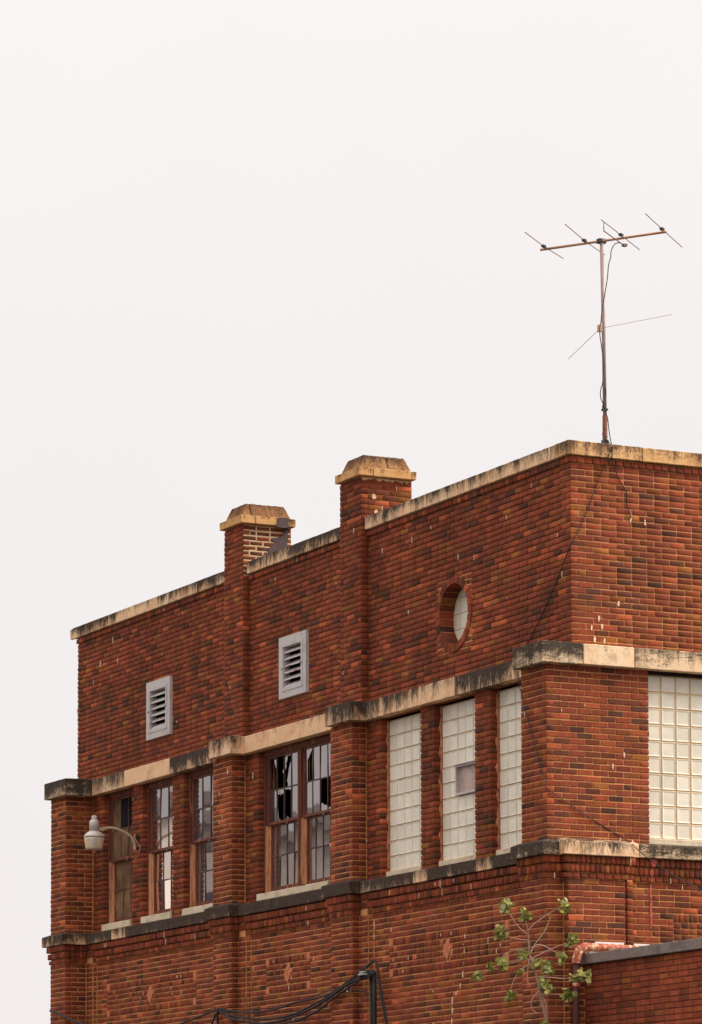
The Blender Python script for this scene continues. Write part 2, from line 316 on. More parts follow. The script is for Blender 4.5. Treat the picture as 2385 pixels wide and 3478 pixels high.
CABLE_DOWN2 = [(-0.270, 8.996, 4.782), (-0.270, 9.137, 4.684), (-0.270, 9.289, 4.516)]
PIPE_BLACK = [(-0.200, 4.558, 4.964), (-0.200, 4.545, 4.632), (-0.200, 4.539, 4.200)]
PIPE_BLACK2 = [(-0.200, 4.655, 4.941), (-0.200, 4.633, 4.637), (-0.200, 4.619, 4.204)]
LOOP = [(-0.270, 5.177, 4.810), (-0.270, 4.779, 4.772), (-0.270, 4.597, 4.734), (-0.270, 4.507, 4.701)]
WIRE_A = [(0.663, 0.200, 10.756), (0.515, -0.060, 10.683), (0.507, -0.060, 10.659), (0.451, -0.055, 10.533), (0.390, -0.012, 10.366), (0.233, -0.012, 9.981), (0.077, -0.012, 9.648), (-0.015, 0.009, 9.487), (-0.012, 0.378, 9.081), (-0.012, 0.935, 8.588), (-0.030, 0.973, 8.554), (-0.420, 0.479, 8.185), (-0.415, 0.456, 7.954), (-0.415, 0.302, 7.632), (-0.415, 0.123, 7.244), (-0.413, -0.151, 6.732), (-0.377, -0.113, 6.719), (0.146, -0.113, 6.433), (0.632, -0.113, 6.197), (0.638, -0.310, 6.088), (0.824, -0.240, 5.997), (1.225, -0.160, 5.811), (1.611, -0.130, 5.655), (1.910, -0.120, 5.522)]
WIRE_B = [(0.667, 0.200, 10.756), (0.519, -0.060, 10.683), (0.516, -0.055, 10.532), (0.579, -0.020, 10.442), (0.640, -0.012, 10.314), (0.728, -0.012, 10.192), (0.731, -0.012, 10.057), (0.757, -0.012, 9.974), (0.780, -0.012, 9.902), (0.767, 0.000, 9.879)]
LEAD = [(0.858, 0.280, 13.160), (0.785, 0.300, 13.141), (0.735, 0.300, 13.054), (0.728, 0.300, 12.979), (0.699, 0.300, 12.887), (0.680, 0.300, 12.722), (0.640, 0.300, 12.511), (0.605, 0.300, 12.330), (0.592, 0.300, 12.211), (0.575, 0.300, 12.135), (0.579, 0.300, 12.033), (0.598, 0.300, 11.917), (0.633, 0.320, 11.718), (0.608, 0.300, 11.505), (0.581, 0.300, 11.414), (0.581, 0.300, 11.326), (0.607, 0.290, 11.253), (0.655, 0.300, 11.142), (0.675, 0.300, 11.071), (0.684, 0.300, 10.983), (0.700, 0.300, 10.882), (0.722, 0.300, 10.789)]
LEAD2 = [(0.644, 0.300, 11.450), (0.649, 0.300, 11.377), (0.601, 0.280, 11.251), (0.606, 0.300, 11.211), (0.616, 0.290, 11.166)]
LEAD3 = [(0.551, 0.250, 10.768), (0.607, 0.280, 10.840), (0.665, 0.300, 10.879), (0.603, 0.280, 10.884), (0.600, 0.300, 10.902), (0.603, 0.300, 10.917)]
LEAD4 = [(0.608, 0.290, 10.864), (0.661, 0.280, 10.823), (0.664, 0.200, 10.757)]
# ------------------------------------------------------------------ ground and the building's root
g = bmesh.new()
gv = [g.verts.new(p) for p in ((-700, -700, 0), (700, -700, 0), (700, 700, 0), (-700, 700, 0))]; g.faces.new(gv)
fin('ground', g, MGROUND, kind='structure')
BLD = thing('brick_building', 'old red brick commercial building with limestone bands, chimneys and broken windows', 'building', (3, 7, 0))
ANX = thing('brick_annex', 'low plain brick wing with grey coping at the lower right corner', 'building', (3, -4, 0))

# ------------------------------------------------------------------ bricks: every brick is its own little solid, laid course by course
RECS = {'B': [], 'A': []}
SMEARS = []
def hsh(*a):
    return random.Random(repr(a)).random()
def tone(r, u, z, s):
    """which fired colour a brick has: batches laid together are alike, a few strays between"""
    if r.random() < .20: return r.random()
    b = noise.noise(Vector((u*.8 + s*7, z*1.5, 3.1)))*.30 + noise.noise(Vector((u*2.1, z*3.0 + s, 9.7)))*.16
    return min(.999, max(0, .49 + b + r.gauss(0, .22)))
def lay(kind, plane, u0, u1, z0, h, n, mode='s', p=0.0, c0=None, c1=None, k0=0, holes=(), circ=None, grp='B', depth=.1, smear=.010):
    """n courses of height h upward from z0 on the face  kind 'L': x = plane, u = y;  kind 'R': y = plane, u = x."""
    for k in range(n):
        za, zb = z0 + k*h, z0 + (k+1)*h
        zm = (za+zb)/2; kk = k + k0
        segs = []
        if mode == 's':
            u = u0 + (.2 if kk % 2 == 0 else .1)
            cuts = [u0]
            while u < u1 - .055:
                cuts.append(u); u += .2 if rnd.random() > .035 else .1
            cuts.append(u1)
        else:
            w = .1 if mode == 'h' else .0667
            m = max(1, round((u1-u0)/w)); cuts = [u0 + (u1-u0)*i/m for i in range(m+1)]
        for a, b in zip(cuts, cuts[1:]): segs.append((a, b))
        pieces = []
        for i, (a, b) in enumerate(segs):
            parts = [(a, b)]
            for (ha, hb, hza, hzb) in holes:
                if zm < hza or zm > hzb: continue
                nx = []
                for (q, r) in parts:
                    if r <= ha or q >= hb: nx.append((q, r)); continue
                    if q < ha: nx.append((q, ha))
                    if r > hb: nx.append((hb, r))
                parts = nx
            pieces += [[q, r, i] for q, r in parts]
        j = 0
        while j < len(pieces):                       # slivers at an opening belong to the brick beside them
            q, r, i = pieces[j]
            if r - q < .045 and len(pieces) > 1 and u1 - u0 > .15:
                if j+1 < len(pieces) and abs(pieces[j+1][0] - r) < 1e-6: pieces[j+1][0] = q; pieces.pop(j); continue
                if j and abs(pieces[j-1][1] - q) < 1e-6: pieces[j-1][1] = r; pieces.pop(j); continue
            j += 1
        for q, r, i in pieces:
            quads = []
            if r - q < .018: continue
            jn = .0060 if mode == 's' else .0062
            e0 = q + (jn if q > u0 + 1e-6 or c0 is None else .004)
            e1 = r - (jn if r < u1 - 1e-6 or c1 is None else .004)
            quads.append([e0, e1, e0, e1, za + h*.094, zb - h*.094])
            if circ:
                cu, cz, rad = circ; out = []
                for (a0, b0, a1, b1, qa, qb) in quads:
                    def ch(z): return math.sqrt(max(0, rad*rad - (z-cz)**2))
                    d0, d1 = ch(qa), ch(qb)
                    dm = max(ch(qa), ch(qb), ch(min(max(cz, qa), qb)))
                    if dm <= 0 or b0 < cu - dm or a0 > cu + dm: out.append([a0, b0, a1, b1, qa, qb]); continue
                    e0, e1 = min(b0, cu - d0 - .002), min(b1, cu - d1 - .002)
                    if max(e0 - a0, e1 - a1) > .03: out.append([a0, max(e0, a0+.012), a1, max(e1, a1+.012), qa, qb])
                    e0, e1 = max(a0, cu + d0 + .002), max(a1, cu + d1 + .002)
                    if max(b0 - e0, b1 - e1) > .03: out.append([min(e0, b0-.012), b0, min(e1, b1-.012), b1, qa, qb])
                quads = out
            for Q in quads:
                dz = noise.noise(Vector((Q[0]*.7, za*2.2, plane + 5)))*.0034 + rnd.gauss(0, .0009)
                Q[4] += dz; Q[5] += dz
                t, t2 = tone(rnd, Q[0], za, plane), rnd.random()
                if i == 0 and c0: t, t2 = tone(random.Random(repr((c0, kk))), 0, za, 0), hsh(c0, kk, 2)
                if i == len(segs)-1 and c1: t, t2 = tone(random.Random(repr((c1, kk))), 0, za, 0), hsh(c1, kk, 2)
                RECS[grp].append((kind, plane, Q, p + rnd.gauss(0, .0011), depth, t, t2, mode))
                if rnd.random() < smear: SMEARS.append((kind, plane - p, Q[1] + .0045, (Q[4] + Q[5])/2, rnd.choice((.4, .7, 1.0))*h*.5))

def mesh_bricks(name, recs, mat, parent):
    n = len(recs); V = np.zeros((n*12, 3)); T = np.zeros((n, 2)); F = []
    flipq = []
    rr = np.random.RandomState(5)
    J = rr.normal(0, .0011, (n, 8)); D = rr.normal(0, .0007, (n, 4)); CH = .0035 + .002*rr.rand(n)
    for i, (kind, pl, Q, p, dep, t, t2, mode) in enumerate(recs):
        a0, b0, a1, b1, za, zb = Q; j = J[i]
        O = [(a0+j[0], za+j[1]), (b0+j[2], za+j[3]), (b1+j[4], zb+j[5]), (a1+j[6], zb+j[7])]
        c = CH[i]; I = [(O[0][0]+c, O[0][1]+c), (O[1][0]-c, O[1][1]+c), (O[2][0]-c, O[2][1]-c), (O[3][0]+c, O[3][1]-c)]
        pts = [(u, z, -p + D[i][q]) for q, (u, z) in enumerate(I)] + [(u, z, -p + .0035) for (u, z) in O] + [(u, z, dep) for (u, z) in O]
        if kind == 'L':
            for q, (u, z, d) in enumerate(pts): V[i*12+q] = (pl + d, u, z)
        else:
            for q, (u, z, d) in enumerate(pts): V[i*12+q] = (u, pl + d, z)
        T[i] = (t, t2); b = i*12
        qs = [(0, 1, 2, 3)] + [(4+q, 4+(q+1) % 4, (q+1) % 4, q) for q in range(4)] + [(8+q, 8+(q+1) % 4, 4+(q+1) % 4, 4+q) for q in range(4)]
        if kind == 'L': qs = [f[::-1] for f in qs]
        F.extend([tuple(b+v for v in f) for f in qs])
    me = bpy.data.meshes.new(name); nf = len(F)
    me.vertices.add(n*12); me.vertices.foreach_set('co', V.ravel())
    me.loops.add(nf*4); me.loops.foreach_set('vertex_index', np.array(F, dtype=np.int32).ravel())
    me.polygons.add(nf); me.polygons.foreach_set('loop_start', np.arange(0, nf*4, 4, dtype=np.int32))
    me.update(calc_edges=True); me.validate()
    for nm, col in (('tint', 0), ('tint2', 1)):
        at = me.attributes.new(nm, 'FLOAT', 'POINT'); at.data.foreach_set('value', np.repeat(T[:, col], 12))
    return link(name, me, mat, parent, kind='stuff')

VAR = []
for q in range(7):
    jr = random.Random(q+40); c = .0042; W, H = .191, .0567
    O = [(0+jr.gauss(0, .0013), 0+jr.gauss(0, .0012)), (W+jr.gauss(0, .0013), jr.gauss(0, .0012)), (W+jr.gauss(0, .0013), H+jr.gauss(0, .0012)), (jr.gauss(0, .0013), H+jr.gauss(0, .0012))]
    I = [(O[0][0]+c, O[0][1]+c), (O[1][0]-c, O[1][1]+c), (O[2][0]-c, O[2][1]-c), (O[3][0]+c, O[3][1]-c)]
    pts = [(u, jr.gauss(0, .0006), z) for u, z in I] + [(u, .0035, z) for u, z in O] + [(u, .1, z) for u, z in O]
    qs = [(0, 1, 2, 3)] + [(4+k, 4+(k+1) % 4, (k+1) % 4, k) for k in range(4)] + [(8+k, 8+(k+1) % 4, 4+(k+1) % 4, 4+k) for k in range(4)]
    VAR.append((pts, qs))
def single_bricks(recs, count, mat, parent):
    """The bricks that show largest become objects of their own; returns the rest."""
    meshes = []
    for pts, qs in VAR:
        me = bpy.data.meshes.new('brick'); me.from_pydata(pts, [], qs); me.materials.append(mat); meshes.append(me)
    cand = []
    for i, (kind, pl, Q, p, dep, t, t2, mode) in enumerate(recs):
        a0, b0, a1, b1, za, zb = Q
        if mode != 's' or abs(a0-a1) > 1e-6 or abs(b0-b1) > 1e-6: continue
        P = Vector((pl, (a0+b0)/2, za)) if kind == 'L' else Vector(((a0+b0)/2, pl, za))
        d = P - CAM; w = d.dot(fw)
        x = 1192.5 + 13122*d.dot(r2)/w; y = 3206 - 13122*d.dot(u2)/w
        if not (10 < x < 2375 and 0 < y < 3470): continue
        if kind == 'R' and parent is BLD and za < 4.95 and a0 > -.05: continue      # behind the wing
        nrm = Vector((-1, 0, 0)) if kind == 'L' else Vector((0, -1, 0))
        cand.append((-(b0-a0)*(zb-za)*abs(d.normalized().dot(nrm))/(w*w), i))
    cand.sort(); pick = set(i for _, i in cand[:count]); rest = []
    for i, r in enumerate(recs):
        if i not in pick: rest.append(r); continue
        kind, pl, (a0, b0, a1, b1, za, zb), p, dep, t, t2, mode = r
        o = bpy.data.objects.new('brick', meshes[rnd.randrange(len(meshes))]); C.objects.link(o); o.parent = parent
        o.matrix_parent_inverse = Matrix.Translation(-parent.location)
        if kind == 'R': o.location = (a0, pl - p, za)
        else: o.location = (pl - p, b0, za); o.rotation_euler = (0, 0, -math.pi/2)
        o.scale = ((b0-a0)/.191, 1, (zb-za)/.0567)
        o['tint'] = t; o['tint2'] = t2
    return rest

# ------------------------------------------------------------------ mortar bodies (the joints are their recessed faces)
def wall_body(name, kind, plane, u0, u1, z0, z1, holes=(), rec=.0075, th=.26, mat=None, parent=None):
    us = sorted({u0, u1} | {min(max(v, u0), u1) for hh in holes for v in hh[:2]}); zs = sorted({z0, z1} | {min(max(v, z0), z1) for hh in holes for v in hh[2:]})
    def solid(i, j):
        if i < 0 or j < 0 or i >= len(us)-1 or j >= len(zs)-1: return False
        um, zm = (us[i]+us[i+1])/2, (zs[j]+zs[j+1])/2
        return not any(a < um < b and c < zm < d for a, b, c, d in holes)
    bm = bmesh.new(); cache = {}
    def v(u, z, d):
        k = (round(u, 5), round(z, 5), d)
        if k not in cache: cache[k] = bm.verts.new((plane + d, u, z) if kind == 'L' else (u, plane + d, z))
        return cache[k]
    for i in range(len(us)-1):
        for j in range(len(zs)-1):
            if not solid(i, j): continue
            a, b, c, d = us[i], us[i+1], zs[j], zs[j+1]
            bm.faces.new((v(a, c, rec), v(b, c, rec), v(b, d, rec), v(a, d, rec)))
            bm.faces.new((v(a, c, th), v(a, d, th), v(b, d, th), v(b, c, th)))
            if not solid(i-1, j): bm.faces.new((v(a, c, rec), v(a, d, rec), v(a, d, th), v(a, c, th)))
            if not solid(i+1, j): bm.faces.new((v(b, c, rec), v(b, c, th), v(b, d, th), v(b, d, rec)))
            if not solid(i, j-1): bm.faces.new((v(a, c, rec), v(a, c, th), v(b, c, th), v(b, c, rec)))
            if not solid(i, j+1): bm.faces.new((v(a, d, rec), v(b, d, rec), v(b, d, th), v(a, d, th)))
    return fin(name, bm, mat or MMORT, parent or BLD)

H = .0677
# left face layout (y positions, going away from the corner)
GB = [(.875, 1.905), (2.315, 3.338), (3.700, 4.738)]                 # glass block windows
SW = [(9.725, 10.755), (11.156, 12.183), (12.572, 13.606)]           # single sash windows
DW = (6.165, 8.320)                                                  # the pair of broken sashes
P3, P2, PF = (5.152, 5.770), (8.741, 9.348), (13.985, 14.555)        # piers
PIL3, PIL2 = (5.090, 5.690), (8.603, 9.203)                          # chimney pilasters above
XC, YC = -.385, -.100                                                # corner pier planes
V1, V2 = (11.150, 11.968, 8.730, 9.540), (6.805, 7.615, 8.745, 9.549)
OCU = (2.810, 9.155)
RW = (.948, 3.30)                                                    # right hand glass block window
WX = 6.0
# upper storey wall above the cornice
hU = [(V1[0]+.03, V1[1]-.03, V1[2]+.03, V1[3]-.03), (V2[0]+.03, V2[1]-.03, V2[2]+.03, V2[3]-.03), (OCU[0]-.44, OCU[0]+.44, OCU[1]-.44, OCU[1]+.44)]
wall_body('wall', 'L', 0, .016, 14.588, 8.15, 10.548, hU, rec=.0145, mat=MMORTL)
hb = [V1, V2, (PIL3[0], PIL3[1], 8, 11), (PIL2[0], PIL2[1], 8, 11)]
lay('L', 0, 0, 14.6, 8.375, (10.466-8.375)/31, 31, c0='U', holes=hb, circ=(OCU[0], OCU[1], .458))
lay('L', 0, 0, 14.6, 10.466, .074, 1, 'h', .022, holes=[(PIL3[0], PIL3[1], 8, 11), (PIL2[0], PIL2[1], 8, 11)])
wall_body('wall', 'R', 0, .014, WX, 8.15, 10.548)
lay('R', 0, 0, WX, 8.375, (10.466-8.375)/31, 31, c0='U', k0=1)
lay('R', 0, -.018, WX, 10.466, .074, 1, 'h', .022)
# window storey
hM = [(a-.014, b+.014, 6.12, 8.142) for a, b in GB + SW + [DW]]
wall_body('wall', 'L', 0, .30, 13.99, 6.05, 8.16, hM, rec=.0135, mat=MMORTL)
hbM = [(a, b, 6.0, 8.2) for a, b in GB + SW + [DW]] + [(a, b, 6, 9) for a, b in (P2, P3)]
hM29 = (8.140-6.142)/29
lay('L', 0, .5, 13.985, 6.142, hM29, 29, holes=hbM)
# frieze storey (planes step with the piers)
def bay(y0, y1):
    """brickwork of a frieze bay between two piers: two narrow strips at each side, panel plane at x = -.05"""
    wall_body('wall', 'L', -.05, y0, y1, 0, 6.02)
    zt = 5.727; n = int((zt-3.2)/H)
    for s, (a, b, c, d) in enumerate(((y0, y0, y0, y0), (y1, y1, y1, y1))):
        sg = -1 if s else 1
        e = y1 if s else y0
        for x, off, w in ((-.10, 0, .20), (-.075, .20, .10)):
            lo, hi = sorted((e + sg*off, e + sg*(off+w)))
            boxes('wall', [(x+.0075, 0.1, lo+.002, hi-.002, 0, 6.02)], MMORT, BLD)
            lay('L', x, lo, hi, zt - n*H, H, n, c0='b', k0=s)
            if s: lay('R', lo, x, (-.05 if x == -.075 else -.075) - .003, zt - n*H, H, n, 'h', depth=.06, smear=0)
    a, b = y0+.30, y1-.30
    pz1 = zt - 5*H; pz0 = pz1 - 7*H
    lay('L', -.05, a, b, zt-5*H, H, 5)
    m = int((pz0-3.2)/H)
    lay('L', -.05, a, b, pz0 - m*H, H, m)
    return a, b, pz0, pz1
def panel(a, b, pz0, pz1, pa, pb):
    """ornamental panel: standing bricks above and below, headers between, four tiles in a diamond"""
    x = -.05
    hs = 7*H; rz = .1
    lay('L', x, a, pa, pz0, H, 7); lay('L', x, pb, b, pz0, H, 7, k0=1)
    cy = (pa+pb)/2; cz = (pz0+pz1)/2
    for z in (pz0, pz1-rz):
        lay('L', x, pa+.1, pb-.1, z, rz, 1, 'r', .004, smear=.03)
        for e in (pa, pb-.1): TILES.append((e+.05, z+.05, .094, .092))
    n = 4; hh = (pz1-pz0-2*rz)/n
    dia = [(cy-.125+.0*q, cy+.125, cz-.10, cz+.10) for q in (0,)]
    dh = []
    for q in range(n):
        zm = pz0+rz+(q+.5)*hh; w = .145*(1-abs(zm-cz)/.15)
        if w > .02: dh.append((cy-w, cy+w, zm-.01, zm+.01))
    lay('L', x, pa, pb, pz0+rz, hh, n, 'h', .002, holes=dh, smear=.03)
    DIAM.append((cy, cz))
TILES, DIAM = [], []
B3 = bay(.49, P3[0]); B2 = bay(P3[1], P2[0]); B1 = bay(P2[1], PF[0])
panel(*B3, 1.40, 4.44); panel(*B2, 6.665, 7.985); panel(*B1, 10.22, 13.33)
def corbel_L(x, y0, y1, c0=None, c1=None):
    lay('L', x, y0, y1, 5.893, .1, 1, 'r', .062, c0=c0, c1=c1, smear=.03)
    lay('L', x, y0, y1, 5.795, .098, 1, 'r', .041, c0=c0, c1=c1, smear=.03)
    lay('L', x, y0, y1, 5.727, H, 1, 'h', .020, c0=c0, c1=c1, smear=.02)
def corbel_R(y, x0, x1, c0=None):
    lay('R', y, x0, x1, 5.893, .1, 1, 'r', .062, c0=c0, smear=.03)
    lay('R', y, x0, x1, 5.795, .098, 1, 'r', .041, c0=c0, smear=.03)
    lay('R', y, x0, x1, 5.727, H, 1, 'h', .020, c0=c0, smear=.02)
for a, b in ((.49, P3[0]), (P3[1], P2[0]), (P2[1], PF[0])): corbel_L(-.062, a, b)
# piers of the left face
def pier(x, y0, y1, xin, zf=True, c='p'):
    boxes('wall', [(x+.0075, .05, y0+.0075, y1-.012, 0, 5.99), (x+.0075, .05, y0+.0075, y1-.012, 6.0, 8.15)], MMORT, BLD)
    lay('L', x, y0, y1, 6.142, hM29, 29, c0=c+'m', k0=0)
    lay('R', y0, x, -.004, 6.142, hM29, 29, c0=c+'m', k0=1)
    n = int((5.727-3.2)/H)
    lay('L', x, y0, y1, 5.727-n*H, H, n, c0=c+'f', k0=0)
    lay('R', y0, x, xin, 5.727-n*H, H, n, c0=c+'f', k0=1)
    for z, hh, md, p in ((5.893, .1, 'r', .062), (5.795, .098, 'r', .041), (5.727, H, 'h', .020)):
        lay('L', x, y0-p, y1+.01, z, hh, 1, md, p, c0=c+'c'); lay('R', y0, x-p, xin, z, hh, 1, md, p, c0=c+'c')
pier(-.2, *P3, -.104, c='p3'); pier(-.2, *P2, -.104, c='p2'); pier(-.43, *PF, -.104, c='pf')
# corner pier
boxes('wall', [(XC+.0075, .30, YC+.0075, .48, 0, 5.99), (XC+.0105, RW[0]-.014, YC+.0075, .30, 6.0, 8.15), (XC+.0105, .20, .302, .4835, 6.0, 8.15)], MMORT, BLD)
lay('L', XC, YC, .49, 6.142, hM29, 29, c0='c', k0=0)
lay('R', YC, XC, RW[0], 6.142, hM29, 29, c0='c', k0=1, c1='cj')
n = int((5.727-3.2)/H)
lay('L', XC, YC, .49, 5.727-n*H, H, n, c0='cf', k0=0)
lay('R', YC, XC, -.178, 5.727-n*H, H, n, c0='cf', k0=1)
lay('L', XC, YC-.062, .50, 5.893, .1, 1, 'r', .062, c0='cc'); lay('L', XC, YC-.041, .50, 5.795, .098, 1, 'r', .041, c0='cc'); lay('L', XC, YC-.02, .50, 5.727, H, 1, 'h', .02, c0='cc')
lay('R', YC, XC-.062, -.24, 5.893, .1, 1, 'r', .062, c0='cc'); lay('R', YC, XC-.041, -.22, 5.795, .098, 1, 'r', .041, c0='cc'); lay('R', YC, XC-.02, -.198, 5.727, H, 1, 'h', .02, c0='cc')
# right face of the frieze: the projecting pier, the strip and the panel
boxes('wall', [(-.175+.0075, .56, -.1925, .2, 0, 5.99), (.592, .658, -.1925, .2, 0, 5.735), (.592, .69, -.1425, .2, 5.73, 5.992), (.50, WX, -.0925, .2, 0, 5.994)], MMORT, BLD)
lay('R', -.2, -.175, .570, 5.727-n*H, H, n, c0='fp', k0=0)
lay('L', -.175, -.2, -.104, 5.727-n*H, H, n, c0='fp', k0=1)
lay('R', -.204, .584, .666, 5.727-n*H, H, n, 'h')
lay('R', -.1, .67, WX, 5.727-n*H, H, n, k0=1, holes=[(1.25, 3.3, 5.727-12*H, 5.727-5*H)])
lay('R', -.1, 1.25, 3.3, 5.727-5*H-.1, .1, 1, 'r', .004); lay('R', -.1, 1.25, 3.3, 5.727-12*H, .1, 1, 'r', .004)
lay('R', -.1, 1.25, 3.3, 5.727-12*H+.1, (7*H-.2)/4, 4, 'h', .002)
corbel_R(-.2, -.235, .60, 'fq'); corbel_R(-.15, .605, .70); corbel_R(-.1, .705, WX)
for z, hh, md, p in ((5.893, .1, 'r', .062), (5.795, .098, 'r', .041), (5.727, H, 'h', .020)):
    lay('L', -.175, -.2-p, -.165, z, hh, 1, md, p, c0='fq')
# right face beyond its window
boxes('wall', [(RW[1]+.014, WX, -.0925, .30, 6.0, 8.15), (RW[0]-.02, RW[1]+.02, .06, .30, 6.0, 6.14)], MMORT, BLD)
lay('R', YC, RW[1], WX, 6.142, hM29, 29, c0='rr')
# pilasters and chimney stacks
def stack(y0, y1, c, cream):
    hp = (11.215-8.375)/42
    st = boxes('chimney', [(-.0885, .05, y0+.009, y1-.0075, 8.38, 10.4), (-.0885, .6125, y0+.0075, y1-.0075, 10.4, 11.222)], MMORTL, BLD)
    lay('L', -.1, y0, y1, 8.375, hp, 42, c0=c, k0=0)
    lay('R', y0, -.1, -.004, 8.375, hp, 30, c0=c, k0=1)
    lay('R', y0, -.1, .62, 8.375+30*hp, hp, 12, c0=c, k0=1, smear=.08)
    if cream:
        for i, r in enumerate(RECS['B']):
            if r[0] == 'R' and r[1] == y0 and r[2][4] > 10.45:
                q = list(r[2]); q[4] += .0045; q[5] -= .0045; q[0] += .005; q[1] -= .005; q[2] = q[0]; q[3] = q[1]
                RECS['B'][i] = r[:2] + (q,) + r[3:5] + (r[5]*.42,) + r[6:]
    if cream: boxes('pointing', [(-.086, .606, y0+.004, y0+.03, 10.5, 11.221)], MCREAM, st, label='broad pale mortar joints of the chimney')
    return st
ST3 = stack(*PIL3, 's3', False); ST2 = stack(*PIL2, 's2', True)

# ------------------------------------------------------------------ the plain wing at the right
AX = .03
wall_body('wall', 'L', AX, -9.0, -.215, 0, 4.758, mat=MMORTA, parent=ANX, rec=.008)
lay('L', AX, -9.0, -.205, 4.758-24*.0653, .0653, 24, grp='A', smear=.001)
boxes('wall', [(.29, 6.0, -9.0, -8.75, 0, 4.7), (5.75, 6.0, -8.74, -.21, 0, 4.7)], MMORTA, ANX)
boxes('roof', [(.30, 5.74, -8.74, -.215, 4.52, 4.60)], MROOF, ANX)

restB = single_bricks(RECS['B'], 300, MBO, BLD)
mesh_bricks('brickwork', restB, MB, BLD)
restA = single_bricks(RECS['A'], 300, MBAO, ANX)
mesh_bricks('brickwork', restA, MBA, ANX)
# rest of the shell, so that the rooms behind the windows are closed and dark
boxes('rear_wall', [(WX-.2, WX, .27, 14.58, 0, 10.50), (.27, WX-.21, 14.3, 14.588, 0, 10.50)], MMORT, BLD)
boxes('roof', [(.27, WX-.21, .27, 14.29, 10.10, 10.20)], MROOF, BLD)
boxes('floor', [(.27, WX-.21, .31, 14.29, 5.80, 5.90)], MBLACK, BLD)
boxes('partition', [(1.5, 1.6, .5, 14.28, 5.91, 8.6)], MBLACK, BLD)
# ------------------------------------------------------------------ dressed stone: parapet coping, cornice, sill band
def stone(name, x0, x1, y0, y1, z0, z1, soot, mat=MLIME, wash=None, parent=None, chip=.003, sub=.13):
    """a stone block; wash = (height, inset x0, inset x1, inset y0, inset y1) gives it a sloping weathered top"""
    bm = bmesh.new()
    if wash:
        h, a, b, c, d = wash; zt = z1 + h
        V = [[bm.verts.new(p) for p in ((x0, y0, z), (x1, y0, z), (x1, y1, z), (x0, y1, z))] for z in (z0, z1)]
        V.append([bm.verts.new(p) for p in ((x0+a, y0+c, zt), (x1-b, y0+c, zt), (x1-b, y1-d, zt), (x0+a, y1-d, zt))])
        bm.faces.new(V[0][::-1]); bm.faces.new(V[2])
        for q in range(2):
            for i in range(4): bm.faces.new((V[q][i], V[q][(i+1) % 4], V[q+1][(i+1) % 4], V[q+1][i]))
    else: box(bm, x0, x1, y0, y1, z0, z1)
    bmesh.ops.bevel(bm, geom=[e for e in bm.edges], offset=.006, segments=1, affect='EDGES')
    for _ in range(4):
        es = [e for e in bm.edges if e.calc_length() > sub]
        if not es: break
        bmesh.ops.subdivide_edges(bm, edges=es, cuts=1, use_grid_fill=True)
    sd_ = rnd.random()*50
    for v in bm.verts:
        q = v.co*9 + Vector((sd_, 0, 0)); w = v.co*31 + Vector((sd_, 0, 0))
        v.co += (noise.noise_vector(q)*chip + noise.noise_vector(w)*chip*.7)
    o = fin(name, bm, mat, parent or BLD); o['soot'] = soot
    return o
G = .004
# coping of the parapet (left face, piece by piece, then the right face)
for y0, y1, s in ((13.05, 14.66, .62), (11.55, 13.05, .34), (10.2, 11.55, .52), (9.206, 10.2, .66)): stone('coping_stone', -.055, .30, y0+G, y1-G, 10.552, 10.712, s)
for y0, y1, s in ((7.25, 8.585, .56), (5.694, 7.25, .72)): stone('coping_stone', -.055, .30, y0+G, y1-G, 10.552, 10.712, s)
stone('coping_stone', -.062, -.02, 14.66, 14.735, 10.552, 10.700, .5)
for y0, y1, s in ((3.62, 5.075, .50), (1.95, 3.62, .48), (.262, 1.95, .46)): stone('coping_stone', -.055, .30, y0+G, y1-G, 10.552, 10.712, s)
stone('coping_stone', -.055, .92, -.055, .258, 10.552, 10.714, .56, MOCHRE)
for x0, x1, s in ((.92, 2.35, .40), (2.35, 3.9, .4), (3.9, WX, .3)): stone('coping_stone', x0+G, x1-G, -.055, .258, 10.552, 10.712, s, MOCHRE)
# cornice over the windows
Z0, Z1 = 8.145, 8.372
def corn(y0, y1, s, x0=-.10, mat=MLIME): stone('cornice_stone', x0, .10, y0+G, y1-G, Z0, Z1, s, mat, (.016, .09, 0, 0, 0))
for y0, y1, s in ((12.62, 13.80, .52), (11.02, 12.62, .12), (9.262, 11.02, .74)): corn(y0, y1, s)
for y0, y1, s in ((8.17, 8.562, .10), (6.85, 8.17, .20), (5.712, 6.85, .28)): corn(y0, y1, s)
for y0, y1, s in ((4.50, 4.985, .55), (3.58, 4.50, .52), (2.62, 3.58, .40), (1.62, 2.62, .74), (.50, 1.62, .60)): corn(y0, y1, s)
def cap(y0, y1, x0, s, mat=MLIME): stone('cornice_stone', x0, .095, y0, y1, Z0-.004, Z1+.006, s, mat, (.018, .14, 0, .10, 0))
cap(4.985, 5.708, -.30, .66); cap(8.562, 9.258, -.30, .50)
stone('cornice_stone', -.520, .095, 13.800, 14.595, Z0-.004, Z1+.006, .74, MDIAG, (.02, .2, 0, .12, .05))
stone('cornice_stone', -.485, .038, -.20, .495, Z0-.004, Z1+.008, .70, MDIAG, (.02, .2, 0, .17, .1))
stone('cornice_stone', .046, .702, -.20, .20, Z0, Z1+.004, .16, MDIAG, (.016, 0, 0, .17, 0))
for x0, x1, s in ((.716, 2.2, .50), (2.2, 3.8, .5), (3.8, WX, .5)): stone('cornice_stone', x0, x1-G, -.20, .20, Z0, Z1+.004, s, MDIAG, (.016, 0, 0, .17, 0))
boxes('stone_joint', [(.700, .718, -.192, .15, Z0+.004, Z1)], MPUTTY, BLD)
